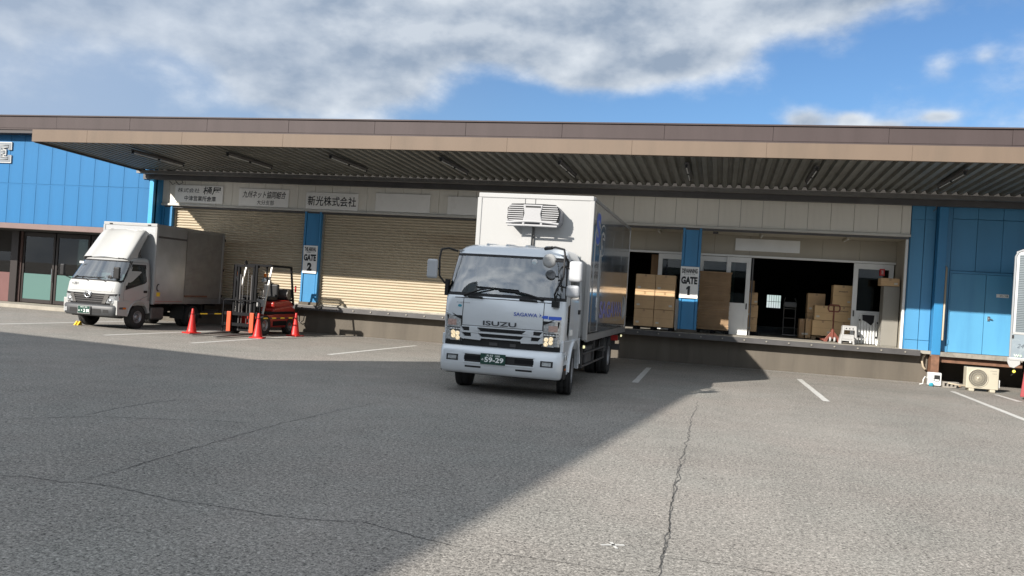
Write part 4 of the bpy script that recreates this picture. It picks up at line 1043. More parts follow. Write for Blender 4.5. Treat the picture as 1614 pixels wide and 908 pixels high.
# ================================================================== small white truck on the left
H = empty('small_truck', (-17.02, 19.55, 0), 'small white box truck with roof wind deflector, parked at the left', 'truck')
HC = Cab([(.66, .02, .86, .12, .07), (.95, .0, .875, .14, .08), (1.25, .04, .875, .16, .09), (1.33, .08, .87, .17, .10), (1.62, .27, .84, .18, .11), (1.90, .45, .80, .19, .12),
          (1.95, .50, .785, .20, .12), (2.0, .60, .75, .22, .10), (2.03, .80, .68, .22, .06)], 1.40, ny=8, nc=5, nf=12)
zs = [.66, .80, .95, 1.10, 1.25, 1.32, 1.36, 1.50, 1.62, 1.76, 1.88, 1.92, 1.95, 1.98, 2.0, 2.03]
HC.shell(zs, lambda i, j: 5 <= j <= 10 and ws(i), H, M_wcab)
HC.region(zs, lambda i, j: 6 <= j <= 9 and inner(i), H, M_wind, 'windscreen')
HC.region(zs, lambda i, j: 5 <= j <= 10 and ws(i) and not (6 <= j <= 9 and inner(i)), H, M_blackp, 'windscreen_seal')
for s in (-1, 1):
    HC.side_poly([(.36, 1.10), (.36, 1.20), (.66, 1.84), (1.24, 1.84), (1.24, 1.36), (1.16, 1.30)], s, H, M_blackp, 'window_seal', out=.003)
    HC.side_poly([(.40, 1.15), (.41, 1.22), (.69, 1.80), (1.21, 1.80), (1.21, 1.38), (1.14, 1.33)], s, H, M_sideg, 'side_window', out=.006)
    d = MB(); d.tube([(s*(HC.sx(z)+.001), y, z) for y, z in [(.34, .62), (.30, 1.0), (.32, 1.25), (.62, 1.90), (1.30, 1.90), (1.33, 1.2), (1.32, .95), (1.10, .88), (.95, .80)]], .005, 4); d.build('door_seam', M_inkg, H)
    MB().box(min(s*.86, s*.885), max(s*.86, s*.885), 1.12, 1.27, 1.03, 1.10).build('door_handle', M_blackp, H, bevel=.006)
    arc = [(.95+.42*math.cos(R(a)), .34+.42*math.sin(R(a))) for a in range(180, -1, -12)]
    poly = [(.06, .70), (.08, .40), (.50, .34)] + arc[1:] + [(1.40, .34), (1.40, .70)]
    poly = [(.06, .80), (.08, .40), (.50, .36)] + [p for p in arc[1:-1]] + [(1.40, .50), (1.40, .80)]
    MB().prism(poly, 'x', s*.74, s*.882).build('fender', M_wcab, H, bevel=.008)
    MB().prism([(.95+.40*math.cos(R(a)), .34+.40*math.sin(R(a))) for a in range(180, -1, -12)], 'x', s*.50, s*.70).build('wheel_arch', M_chas, H)
    fl = MB(); fl.tube([(s*.884, .95+.46*math.cos(R(a)), .34+.46*math.sin(R(a))) for a in range(170, 8, -12)], .022, 6); fl.build('fender_flare', M_wcab, H)
    MB().box(min(s*.882, s*.892), max(s*.882, s*.892), .30, .42, .56, .61).build('side_indicator', M_amber, H)
    HC.strip(s*.50, s*.865, .70, .93, H, M_blackp, 'headlamp_housing', out=.003, nx=6)
    HC.strip(s*.54, s*.862, .715, .85, H, M_lens, 'headlamp', out=.016, nx=8, thick=.014)
    HC.strip(s*.64, s*.862, .85, .915, H, M_lens, 'headlamp', out=.014, nx=6, thick=.012)
    MB().lathe([(-.03, .001), (-.03, .05), (.0, .055)], (s*.66, HC.fy(.66, .79), .785), 'y', 14).build('headlamp_bowl', M_chrome, H)
    MB().tube([(s*.84, .22, 1.34), (s*.97, .16, 1.40), (s*1.0, .15, 1.48)], .014, 6).build('mirror_arm', M_blackp, H)
HC.strip(-.86, .86, .66, .70, H, M_blackp, 'grille_base', out=.004, nx=8)
HC.strip(-.52, .52, .70, .97, H, M_blackp, 'grille', out=.008, nx=12)
for s in (-1, 1):
    HC.patch([(s*.42, .70), (s*.52, .70), (s*.64, .93), (s*.52, .95)], H, M_steel, 'grille_side_bar', out=.03, thick=.02)
    for xa, xb in ((.50, .66), (.66, .80), (.80, .865)):
        HC.patch([(s*xa, .93), (s*xb, .935), (s*xb, .965+.05*(xb-.5)), (s*xa, .965+.05*(xa-.5))], H, M_blackp, 'grille_wing', out=.012, thick=.012)
for z in (.73, .79, .85):
    HC.strip(-.50, .50, z, z+.022, H, M_beam, 'grille_bar', out=.022, nx=8, thick=.012)
HC.strip(-.50, .50, .90, .925, H, M_steel, 'grille_top_bar', out=.024, nx=10, thick=.012)
em = MB(); em.tube([(-.02+.11*math.cos(R(a)), HC.fy(0, .93)-.035, .935+.085*math.sin(R(a))) for a in range(0, 360, 20)], .013, 6, closed=True)
em.tube([(-.10, HC.fy(0, .93)-.035, .90), (-.05, HC.fy(0, .93)-.04, .965), (.02, HC.fy(0, .93)-.04, .965), (.06, HC.fy(0, .93)-.035, .90)], .01, 6); em.build('emblem', M_chrome, H)
HB = Cab([(.34, .0, .84, .12, .08), (.38, -.04, .87, .13, .08), (.60, -.05, .885, .13, .08), (.66, -.01, .875, .13, .08)], .40, ny=3, nc=5, nf=12)
HB.shell([.34, .38, .5, .60, .66], lambda i, j: False, H, mat('dark grey bumper plastic', (.05, .052, .055), .5), 'bumper')
HB.strip(-.60, -.34, .42, .54, H, M_black, 'bumper_opening', out=.004, nx=3); HB.strip(.16, .44, .42, .54, H, M_black, 'bumper_opening', out=.004, nx=3)
HB.strip(.50, .66, .44, .53, H, M_black, 'bumper_opening', out=.004, nx=3); HB.strip(-.80, -.70, .43, .54, H, M_lens, 'fog_lamp', out=.01, nx=3, thick=.01)
hp = MB().box(-.26, .12, -.09, -.08, .40, .60).build('number_plate', M_plate, H, bevel=.004)
MB().box(-.275, .135, -.082, -.074, .385, .615).build('plate_rim', M_alum, hp)
lettering('plate_digits', [('大分 100', -.07, .57, .22, .036, .008), ('あ', -.215, .47, .045, .045, .01), ('・2 81', -.02, .475, .25, .09, .03)], M_platew, hp, lambda a, b: (a, -.092, b))
lettering('bonnet_lettering', [('No', -.62, 1.215, .07, .05, .006), ('281', -.50, 1.215, .15, .08, .01)], M_inkg, H, lambda a, b: (a, HC.fy(a, b)-.008, b))
lettering('chrome_lettering', [('DUTRO', .36, 1.045, .22, .028, .01)], M_alum, H, lambda a, b: (a, HC.fy(a, b)-.008, b))
sm = MB(); sm.tube([(x, HC.fy(x, 1.03)-.001, 1.025) for x in [-.84+.084*i for i in range(21)]], .004, 4); sm.tube([(s_*.68, HC.fy(.68, z)-.001, z) for s_, z in ((1, 1.03), (1, 1.2), (1, 1.32))], .004, 4); sm.build('panel_seam', M_inkg, H)
def wip(x0, x1, z0, z1):
    w = MB(); w.tube([(x0, HC.fy(x0, z0)-.03, z0), (x1, HC.fy(x1, z1)-.035, z1)], .012, 6); w.tube([(x1-.25, HC.fy(x1-.25, z1)-.02, z1-.005), (x1+.25, HC.fy(x1+.25, z1)-.02, z1+.02)], .009, 5); w.build('wiper', M_blackp, H)
wip(-.10, -.40, 1.31, 1.40); wip(.45, .12, 1.31, 1.41)
MB().box(-.74, .74, .40, .62, 1.0, 1.36).build('dashboard', M_dash, H, bevel=.03)
MB().box(-.78, .78, 1.30, 1.36, .8, 1.95).build('cab_rear_wall', mat('grey cab lining', (.20, .215, .22), .8), H)
for x in (-.42, .42):
    q = MB(); q.box(x-.24, x+.24, 1.02, 1.2, .9, 1.55); q.box(x-.12, x+.12, 1.02, 1.12, 1.57, 1.75); q.build('seat', M_seat, H, bevel=.05, seg=3)
sw_ = MB(); cw = Vector((-.42, .58, 1.42)); ax2 = Vector((0, .5, .7)).normalized()
sw_.tube([cw+ax1*.18*math.cos(R(a))+ax2*.18*math.sin(R(a)) for a in range(0, 360, 20)], .013, 6, closed=True); sw_.tube([cw-ax1*.18, cw+ax1*.18], .012, 5); sw_.build('steering_wheel', M_dash, H)
MB().box(-.72, -.58, .38, .40, 1.78, 1.84).build('windscreen_sticker', M_white, H)
MB().lathe([(0, .001), (-.02, .05), (0, .08)], (.50, .17, 1.42), 'y', 14).build('front_mirror', M_blackp, H)
for s, w in ((-1, .07), (1, .10)):
    MB().box(min(s*.97, s*(.97+2*w)) if s < 0 else .66, max(s*.97, s*(.97+2*w)) if s < 0 else .86, .08, .16, 1.40, 1.73).build('mirror', M_blackp, H, bevel=.03, seg=3)
MB().tube([(.84, .25, 1.30), (.78, .12, 1.34), (.78, .12, 1.42)], .014, 6).build('mirror_arm', M_blackp, H)
# wind deflector
df = MB(); n_ = 10; rows = []
for t in range(n_+1):
    f = t/n_; y = .52+f*.80; z = 1.99 + .86*(1.16*f if f < .7 else .812+.188*math.sin((f-.7)/.3*math.pi/2)); hw = .74-.05*f
    rows.append([(-hw, y+.10, z-.16*(1-f*.2)), (-hw, y+.015, z-.03), (-hw+.05, y, z), (-.45, y-.012, z+.012), (-.42, y-.004, z-.008), (0, y-.02, z+.02), (.42, y-.004, z-.008), (.45, y-.012, z+.012), (hw-.05, y, z), (hw, y+.015, z-.03), (hw, y+.10, z-.16*(1-f*.2))])
k = len(rows[0]); df.add([p for r_ in rows for p in r_], [(j*k+i, j*k+i+1, (j+1)*k+i+1, (j+1)*k+i) for j in range(n_) for i in range(k-1)], 0, True)
r_ = rows[-1]
df.add(list(r_)+[(x, y+.07, z-.03) for x, y, z in r_], [(i, i+1, k+i+1, k+i) for i in range(k-1)])
for s in (-1, 1):
    o_ = [(s*.735, .66, 2.0), (s*.735, .60, 2.06), (s*.70, 1.16, 2.64), (s*.69, 1.33, 2.80), (s*.69, 1.36, 2.66), (s*.70, 1.20, 2.44), (s*.725, 1.0, 2.18), (s*.73, .95, 2.02)]
    df.add(o_, [tuple(range(len(o_)))])
DF = df.build('wind_deflector', M_wcab, H)
q = MB(); q.tube([(.6, 1.2, 2.02), (.62, 1.25, 2.6)], .014, 6); q.tube([(-.6, 1.2, 2.02), (-.62, 1.25, 2.6)], .014, 6); q.tube([(.6, 1.3, 2.02), (.62, 1.0, 2.4)], .014, 6); q.box(-.7, .7, .9, .94, 2.02, 2.05); q.build('deflector_strut', M_steel, DF)
# box
y0, y1, zb, zt, hw = 1.48, 4.90, .72, 3.06, .92
MB().box(-hw+.02, hw-.02, y0+.02, y1-.02, zb, zt-.02).build('box_core', M_alumd, H)
MB().box(-hw+.05, hw-.05, y0, y0+.018, zb+.04, zt-.08).build('front_panel', mat('pale grey aluminium front', (.36, .37, .38), .4, metal=.4, var=.04), H)
MB().box(-hw, hw, y0-.015, y0+.06, zt-.08, zt+.01).build('top_rail', M_wbox, H, bevel=.012)
for x in (-.66, .66): MB().box(x-.05, x+.05, y0-.03, y0-.015, zt-.06, zt-.03).build('marker_lamp', M_blackp, H)
for s in (-1, 1):
    MB().box(min(s*(hw-.06), s*(hw+.012)), max(s*(hw-.06), s*(hw+.012)), y0-.015, y0+.07, zb-.02, zt-.08).build('corner_trim', M_wbox, H, bevel=.012)
    X0, X1 = s*(hw-.018), s*(hw+.004)
    a, b = min(X0, X1), max(X0, X1)
    MB().box(a, b, y0+.075, y0+1.42, zb+.03, 2.66).build('side_door_panel', M_alumd, H, bevel=.003, seg=1)
    MB().box(a, b, y0+.075, y0+1.42, 2.72, zt-.06).build('side_top_panel', M_alumd, H, bevel=.003, seg=1)
    MB().box(a-.004, b-.004, y0+.075, y0+1.42, 2.66, 2.72).build('panel_joint', M_beam, H)
    sv = []; kz = 50; z0 = zb+.18; p = (zt-.10-z0)/kz
    for i in range(kz):
        for u, d in ((0, -.008), (.2, .004), (.75, .004), (.97, -.008)): sv += [(s*(hw+.0+d), y0+1.44, z0+p*(i+u)), (s*(hw+.0+d), y1-.10, z0+p*(i+u))]
    SH = MB().add(sv, [(2*i, 2*i+1, 2*i+3, 2*i+2) for i in range(len(sv)//2-1)]).build('side_shutter', mat('dull brown silver slats', (.32, .315, .30), .45, metal=.5, var=.1, grime=.2), H)
    MB().box(a, b, y0+1.43, y1-.10, zb+.0, zb+.17).build('lower_side_panel', M_alumd, H)
    MB().box(a, b+.01 if s > 0 else b, y1-.10, y1, zb, zt-.04).build('rear_corner_trim', M_alumd, H, bevel=.006)
    MB().box(min(s*(hw-.05), s*(hw+.012)), max(s*(hw-.05), s*(hw+.012)), y0+.06, y1, zt-.06, zt).build('roof_rail', M_alumd, H, bevel=.006)
    MB().box(min(s*hw, s*(hw+.03)), max(s*hw, s*(hw+.03)), y0+1.45, y0+2.6, zb+.22, zb+.27).build('shutter_handle_bar', M_rust, H)
    for z in (.95, 1.8, 2.8): MB().box(min(s*hw, s*(hw+.03)), max(s*hw, s*(hw+.03)), y1-.02, y1+.02, z, z+.08).build('rear_hinge', M_blackp, H)
MB().box(-hw+.05, hw-.05, y1-.02, y1+.005, zb+.05, zt-.1).build('rear_door', M_alumd, H)
MB().box(hw+.005, hw+.008, y0+.14, y0+.30, zb+.22, zb+.34).build('yellow_sticker', M_yel, H)
MB().box(hw+.005, hw+.008, y0+.10, y0+1.35, zb+.06, zb+.09).build('pale_strip', mat('reddish strip', (.40, .24, .22), .5), H)
MB().tube([(hw+.01, y0+.2+.06*math.cos(R(a)), zb+.48+.10*math.sin(R(a))) for a in range(60, 330, 30)], .012, 5).build('door_latch', M_blackp, H)
c_ = MB()
for s in (-1, 1): c_.box(min(s*.30, s*.38), max(s*.30, s*.38), .3, 4.8, .46, .66)
for i in range(5): c_.box(-.85, .85, 1.6+i*.75, 1.68+i*.75, .66, .72)
c_.box(-.80, .80, .3, .42, .30, .5)
c_.build('chassis_frame', M_chas, H)
MB().box(.42, .84, 1.55, 2.15, .24, .62).build('fuel_tank', M_steel, H, bevel=.06, seg=3)
MB().tube([(-.7, .95, .33), (.7, .95, .33)], .05, 8).build('front_axle', M_chas, H); MB().tube([(-.7, 3.45, .33), (.7, 3.45, .33)], .07, 8).build('rear_axle', M_chas, H)
for s in (-1, 1):
    wheel(H, s*.77, .95, .335, .19, s); wheel(H, s*.80, 3.45, .335, .18, s, dual=True)
    MB().box(min(s*.4, s*.88), max(s*.4, s*.88), 3.0, 3.02, .25, .66).build('mud_flap', M_black, H); MB().box(min(s*.4, s*.88), max(s*.4, s*.88), 3.95, 3.97, .25, .66).build('mud_flap', M_black, H)
MB().box(-.9, .9, 4.78, 4.88, .4, .52).build('rear_bumper', M_beam, H)
# wheel chock
CK = MB(); CK.prism([(-.09, 0), (.09, 0), (.05, .10), (.01, .12)], 'x', -.07, -.02); CK.prism([(-.09, 0), (.09, 0), (.05, .10), (.01, .12)], 'x', .03, .08); CK.box(-.07, .08, .0, .06, .03, .08)
ck = CK.build('wheel_chock', M_yel, bevel=.006); ck.location = (-17.78, 20.06, .0); tag(ck, 'yellow wheel chock on the ground in front of the small white truck', 'chock')

# ================================================================== truck at the right edge
P = empty('parked_truck', (6.68+1.72*math.cos(R(-23)), 22.0+1.72*math.sin(R(-23)), 0), 'grey slatted side of a box truck cut by the right edge', 'truck', rz=R(-23))
x0, x1 = -1.72, 4.6
MB().box(x0+.03, x1, .03, 2.0, .92, 3.48).build('box_core', M_alumd, P)
pf = MB(); pf.tube([(x0+.02, .03, .92), (x0+.02, .03, 3.36), (x0+.07, .03, 3.47), (x0+.16, .03, 3.51), (x1, .03, 3.51)], .028, 8); pf.build('corner_frame', mat('grey corner frame', (.26, .27, .28), .45), P)
sv = []; kz = 44; z0 = 1.56; p = (3.40-z0)/kz
for i in range(kz):
    for u, d in ((0, .012), (.2, 0), (.75, 0), (.97, .012)): sv += [(x0+.10, d, z0+p*(i+u)), (x1, d, z0+p*(i+u))]
MB().add(sv, [(2*i, 2*i+1, 2*i+3, 2*i+2) for i in range(len(sv)//2-1)]).build('side_shutter', mat('blue grey slats', (.14, .165, .18), .45, metal=.4, var=.06), P)
MB().box(x0+.04, x1, -.005, .03, .97, 1.54).build('lower_side_panel', mat('pale blue grey panel', (.16, .20, .23), .5, var=.08, grime=.25, gcol=(.5, .55, .5)), P)
MB().box(x0+.06, x1, -.02, -.004, 1.52, 1.57).build('shutter_sill', M_alum, P)
MB().box(x0, x1, -.03, .05, .90, .97).build('lower_rail', M_alum, P, bevel=.008)
lettering('stencil_lettering', [('24-3', .06+x0+.22, 1.25, .26, .10, .0, .3)], M_graffiti, P, lambda a, b: (a, -.012, b))
lettering('green_lettering', [('W4', x0+.18, 1.02, .16, .06, .02)], M_paleg, P, lambda a, b: (a, -.034, b))
MB().prism([(x0-.03, .97), (x0-.03, .86), (x0+.02, .74), (x0+.12, .72), (x0+.24, .82), (x0+.24, .90)], 'y', -.02, .06).build('corner_bracket', M_alum, P, bevel=.006)
ml_ = MB(); ml_.lathe([(0, .001), (-.02, .035), (.03, .035)], (x0+.12, .02, .64), 'y', 10); ml_.build('marker_lamp', mat('yellow marker lamp', (.75, .65, .08), .3), P)
MB().tube([(x0+.13, .03, .72), (x0+.14, .03, .62), (x0+.06, .06, .54)], .012, 5).build('marker_bracket', M_blackp, P)
MB().box(x0+.04, x0+.08, -.025, -.01, 1.42, 1.50).build('catch', M_blackp, P)
MB().prism([(x0+.27, .06), (x0+.34, .88), (x0+2.6, .88), (x0+2.6, .06)], 'y', .05, .75).build('side_locker', M_maroon, P, bevel=.01)
MB().box(x0+.40, x0+1.3, .03, .05, .35, .60).build('locker_lid', M_maroon, P, bevel=.01)
MB().box(x0+.2, x1, .9, 1.1, .6, .92).build('chassis_frame', M_chas, P)
for xx in (2.9, 3.6):
    q = wheel(P, xx, .25, .42, .24, -1); q.rotation_euler = (0, 0, R(90))

# ================================================================== forklift
F = empty('forklift', (-13.42, 21.4, 0), 'red forklift with lowered forks and orange fork shanks behind the traffic cones', 'forklift')
def fk(mb, n, M, **k): return mb.build(n, M, F, **k)
for x in (-.37, .37):
    f_ = MB(); f_.prism([(-1.75, .03), (-1.75, .045), (-.35, .085), (.02, .085), (.02, .03)], 'x', x-.06, x+.06); fk(f_, 'fork', M_steel, bevel=.004, seg=1)
    fk(MB().box(x-.062, x+.062, -.02, .03, .09, .66), 'fork_shank', M_forko, bevel=.006)
lb = MB()
for z in (.25, .56): lb.box(-.55, .55, .03, .07, z, z+.09)
for x in (-.60, .58):
    lb.tube([(x, .05, .05), (x, .05, .96)], .022, 6)
lb.tube([(-.60, .05, .96), (-.60+.05, .05, 1.0), (.52, .05, 1.0), (.58, .05, .94)], .022, 6)
for x in (-.2, .2): lb.tube([(x, .05, .6), (x, .05, 1.0)], .010, 6)
fk(lb, 'load_backrest', M_chas)
for s in (-1, 1):
    m_ = MB(); m_.box(s*.34-.045, s*.34+.045, .12, .17, .08, 2.04); m_.box(s*.34-.045, s*.34-.02, .12, .26, .08, 2.04); fk(m_, 'mast_rail', M_chas)
    m_ = MB(); m_.box(s*.25-.03, s*.25+.03, .15, .24, .10, 2.00); fk(m_, 'inner_mast_rail', M_chas)
    fk(MB().tube([(s*.18, .2, .12), (s*.18, .2, 1.75)], .03, 8), 'lift_cylinder', M_beam)
m_ = MB(); m_.box(-.38, .38, .13, .25, 1.97, 2.04); m_.box(-.38, .38, .18, .25, 1.1, 1.16); m_.box(-.38, .38, .18, .25, .10, .2); fk(m_, 'mast_crossbar', M_chas)
for s in (-1, 1): fk(MB().tube([(s*.08, .18, .2), (s*.08, .16, 1.9)], .012, 5), 'lift_chain', M_steel)
b_ = MB(); b_.prism([(.40, .25), (.40, .62), (.95, .62), (1.0, .80), (2.0, .88), (2.25, .80), (2.33, .5), (2.28, .22), (1.9, .20)], 'x', -.50, .50); fk(b_, 'body', M_forkr, bevel=.05, seg=3)
fk(MB().prism([(1.05, .80), (1.05, .98), (1.95, 1.05), (2.25, .95), (2.25, .80)], 'x', -.44, .44), 'engine_hood', M_forkr, bevel=.05, seg=3)
fk(MB().box(-.505, .505, .95, 1.75, .27, .42), 'side_step', M_chas, bevel=.01)
fk(MB().box(-.51, .51, .5, 2.2, .62, .70), 'side_trim', M_chas, bevel=.01)
st = MB(); st.box(-.26, .26, 1.1, 1.6, 1.0, 1.14); st.box(-.25, .25, 1.55, 1.68, 1.1, 1.52); fk(st, 'seat', M_blackp, bevel=.05, seg=3)
fk(MB().box(-.30, .30, .44, .62, .70, 1.12), 'front_cowl', M_chas, bevel=.03)
tk = MB(); tk.tube([(-.42, 2.0, 1.22), (.42, 2.0, 1.22)], .17, 16); fk(tk, 'gas_cylinder', M_steel); 
fk(MB().box(-.40, .40, 1.85, 2.2, 1.0, 1.08), 'gas_cylinder_cradle', M_chas)
w_ = MB(); cw = Vector((0, .85, 1.22)); a2 = Vector((0, .5, .85)).normalized()
w_.tube([cw+ax1*.16*math.cos(R(a))+a2*.16*math.sin(R(a)) for a in range(0, 360, 20)], .013, 6, closed=True); w_.tube([cw-ax1*.16, cw+ax1*.16], .01, 5); w_.tube([cw, (0, .62, .95)], .025, 6); fk(w_, 'steering_wheel', M_blackp)
for x in (.2, .26, .32): fk(MB().tube([(x, .66, 1.05), (x, .64, 1.3)], .008, 5), 'lever', M_chrome)
for s in (-1, 1):
    g_ = MB(); g_.obox((s*.46, .42, .62), (s*.42, .86, 2.05), .05, .05); fk(g_, 'guard_post', mat('white guard post', (.5, .48, .45), .4, metal=.2), bevel=.008)
    g_ = MB(); g_.obox((s*.46, 2.18, .9), (s*.42, 1.98, 2.05), .055, .055); fk(g_, 'rear_guard_post', M_chas, bevel=.008)
    fk(MB().obox((s*.42, .82, 2.06), (s*.42, 2.0, 2.06), .06, .06), 'guard_side_rail', M_chas if s > 0 else M_steel, bevel=.008)
    hl = MB(); hl.lathe([(0, .001), (-.02, .05), (0, .075), (.05, .07), (.08, .04)], (s*.44, .40, 1.62), 'y', 14); fk(hl, 'work_lamp', M_lens)
    fk(MB().box(s*.44-.03, s*.44+.03, .44, .50, 1.72, 1.82), 'indicator', M_amber)
    fk(MB().box(s*.33-.16, s*.33+.16, .42, .44, .84, 1.06), 'white_cowl_plate', M_wbox, bevel=.01)
    fk(MB().tube([(s*.46, 2.26, 1.3), (s*.46, 2.26, 1.5)], .03, 6), 'rear_lamp', M_red)
    hub = wheel(F, s*.46, .45, .30, .18, s); wheel(F, s*.44, 1.95, .235, .16, s)
g_ = MB(); g_.box(-.42, .42, .80, .86, 2.03, 2.09); g_.box(-.42, .42, 1.96, 2.02, 2.03, 2.09)
for y in (1.05, 1.25, 1.45, 1.65, 1.82): g_.box(-.40, .40, y, y+.03, 2.04, 2.07)
fk(g_, 'overhead_guard', M_chas)
fk(MB().tube([(-.42, .82, 2.07), (-.44, .80, 2.12), (-.40, .78, 2.14)], .045, 8), 'beacon_lamp', M_blackp)
for s in (-1, 1): fk(MB().tube([(s*.10, .28, .9), (s*.14, .25, .6), (s*.2, .28, .35)], .015, 6), 'hydraulic_hose', M_blackp)

# ================================================================== cones and bars
def cone(x, y, label):
    e = empty('traffic_cone', (x, y, 0), label, 'traffic cone', rz=random.uniform(-.4, .4), group='red cones round the forklift')
    c = MB(); c.lathe([(.035, .150), (.05, .135), (.12, .118), (.40, .070), (.62, .036), (.69, .030), (.70, .022), (.70, .001)], (0, 0, 0), 'z', 24); c.build('cone_body', M_cone, e)
    b = MB(); b.box(-.19, .19, -.19, .19, 0, .035); b.build('cone_base', M_cone, e, bevel=.012)
    return e
cone(-14.42, 20.58, 'red traffic cone standing left of the fork tips')
cone(-12.48, 20.82, 'red traffic cone standing in front of the forklift, nearest the camera')
cone(-12.33, 22.66, 'red traffic cone standing right behind the forklift')
cone(-13.98, 23.0, 'red traffic cone hidden behind the forklift mast')
def bar(a, b, label):
    a, b = Vector(a), Vector(b); e = empty('cone_bar', a, label, 'barrier bar', group='black and yellow bars between the cones'); d = b-a; n = 9
    for i in range(n):
        MB().tube([d*i/n, d*(i+1)/n], .017, 8).build('bar_band', M_yel if i % 2 else M_blackp, e)
    for p in (Vector((0, 0, 0)), d):
        MB().tube([p+Vector((.06*math.cos(R(t)), .06*math.sin(R(t)), 0)) for t in range(0, 360, 30)], .008, 5, closed=True).build('bar_ring', M_blackp, e)
bar((-14.42, 20.58, .55), (-13.98, 23.0, .55), 'striped bar running back from the left traffic cone')
bar((-12.48, 20.82, .55), (-12.33, 22.66, .55), 'striped bar between the two cones right of the forks')

# ================================================================== goods in the bays
FL = .886
def pallet(x, y, w, d, label, M=M_wood):
    e = empty('pallet', (x, y, FL), label, 'pallet')
    for k in range(3): MB().box(-w/2+k*(w-.12)/2, -w/2+k*(w-.12)/2+.12, 0, d, .0, .09).build('pallet_block', M, e)
    for k in range(5): MB().box(-w/2, w/2, k*(d-.11)/4, k*(d-.11)/4+.11, .092, .112).build('pallet_board', M, e)
    return e
def carton(x0, x1, y0, y1, z0, z1, label, group, M=M_card, tape=True, text=None, nm='cardboard_box', rz=0):
    cxx, cyy = (x0+x1)/2, (y0+y1)/2
    e = empty(nm, (cxx, cyy, z0), label, 'cardboard box', rz=rz, group=group)
    w, d, h = (x1-x0)/2-.003, (y1-y0)/2-.003, z1-z0-.004
    MB().box(-w, w, -d, d, 0, h).build('carton_body', M, e, bevel=.006, seg=1)
    if tape:
        MB().box(-.03, .03, -d-.002, -d, h-.07, h-.002).build('tape_strip', M_tape, e); MB().box(-w+.01, w-.01, -d-.0015, -d-.0005, h*.5-.003, h*.5+.003).build('flap_line', M_tape, e)
        MB().box(-.03, .03, -d, d, h, h+.001).build('top_tape', M_tape, e)
    if tape:
        k_ = random.choice((-1, 1)); MB().box(k_*w*.62-.045, k_*w*.62+.045, -d-.002, -d, h*.18, h*.18+.055).build('shipping_label', mat('pale shipping label', (.50, .48, .42), .6), e)
    if text: lettering('printed_mark', [(text, 0, h*.70, w*.9, .035, .01)], M_ink, e, lambda a, b: (a, -d-.003, b))
    return e
pallet(-1.90, 24.63, 1.14, 1.1, 'wooden pallet under the six cartons left of GATE 1 post', M_chas)
rows_ = ['bottom', 'middle', 'top']; colz = ['left', 'right']
for r_ in range(3):
    for c_ in range(2):
        x0 = -2.47+c_*.58; z0 = FL+.115+r_*.51
        carton(x0+random.uniform(0, .008), x0+.575, 24.63+random.uniform(0, .01), 25.3, z0, z0+.508, 'taped carton, %s row and %s column, of six left of GATE 1' % (rows_[r_], colz[c_]), 'six cartons left of the GATE 1 post')
pallet(-.21, 25.93, .98, .44, 'dark pallet under the stack of flat cardboard sheets', M_chas)
e = empty('cardboard_stack', (-.21, 25.93, FL+.115), 'tall stack of flat brown cardboard sheets beside the GATE 1 post', 'cardboard stack')
sk = MB(); z = 0
while z < 1.71:
    t = random.choice((.02, .025, .03, .045)); dx = random.uniform(-.012, .012); dy = random.uniform(-.012, .012); sk.box(-.46+dx, .46+dx, dy, .42+dy, z, z+t-.004); z += t
tag(sk.build('cardboard_sheets', M_cardd, e), kind='stuff')
tp_ = MB().box(-.49, .49, -.02, .42, 1.72, 1.76).build('top_sheet', M_cardd, e)
# three boxes just inside the dark doorway
for k, (x0, x1, z0, z1, lb) in enumerate([(.84, 1.12, 1.0, 1.44, 'brown carton at the bottom of the stack beside the sliding door leaf'), (.82, 1.13, 1.442, 1.83, 'brown carton in the middle of the stack beside the sliding door leaf'), (.84, 1.10, 1.84, 2.22, 'brown carton on top of the stack beside the sliding door leaf')]):
    carton(x0, x1, 26.95, 27.45, z0, z1, lb, 'cartons stacked just inside the doorway')
pallet(.98, 26.95, .4, .5, 'small dark pallet under the cartons beside the sliding door leaf', M_chas)
bd = MB().box(.86, 1.0, 27.5, 27.53, FL, 2.6).build('plank', M_cardd); tag(bd, 'upright brown board standing behind the doorway cartons', 'board')
bd = MB().box(-2.24, -1.93, 26.9, 27.0, FL, 3.24).build('wide_plank', mat('brown board', (.20, .12, .06), .7, var=.1)); tag(bd, 'tall brown board behind the six stacked cartons', 'board')
# pallet of cartons right in the doorway
pallet(3.35, 26.8, 1.25, 1.0, 'pallet under the kraft cartons in the dark doorway')
for x0, x1, z0, z1, y, lb, M, tx in [(2.74, 3.33, 1.03, 1.50, 26.85, 'kraft carton at the lower left of the doorway pallet', M_card2, None), (3.36, 3.92, 1.03, 1.48, 26.87, 'kraft carton at the lower right, behind the step stool', M_card2, None),
        (2.78, 3.31, 1.505, 1.95, 26.85, 'kraft carton in the middle left of the doorway pallet', M_card2, None), (3.33, 3.90, 1.485, 1.95, 26.87, 'kraft carton behind the pallet jack handle', M_card2, 'amazon'),
        (3.28, 3.86, 1.955, 2.60, 26.9, 'tall kraft carton with small black print, topmost in the doorway', M_card2, 'amazon')]:
    carton(x0, x1, y, y+.5, z0, z1, lb, 'kraft cartons on the doorway pallet', M, text=tx)
carton(2.62, 3.14, 27.5, 28.0, 1.70, 2.32, 'dull carton standing behind the doorway pallet, upper left', 'kraft cartons on the doorway pallet', M_card)
carton(2.58, 2.74, 27.2, 27.7, FL+.02, 1.52, 'narrow dull carton leaning at the left of the doorway pallet', 'kraft cartons on the doorway pallet', M_card)
carton(2.40, 2.56, 27.3, 27.8, FL+.02, 1.50, 'narrow dark carton, furthest left beside the doorway pallet', 'kraft cartons on the doorway pallet', M_cardd)
carton(2.62, 3.14, 27.5, 28.0, FL+.02, 1.695, 'dull tall carton at floor level behind the doorway pallet', 'kraft cartons on the doorway pallet', M_card)
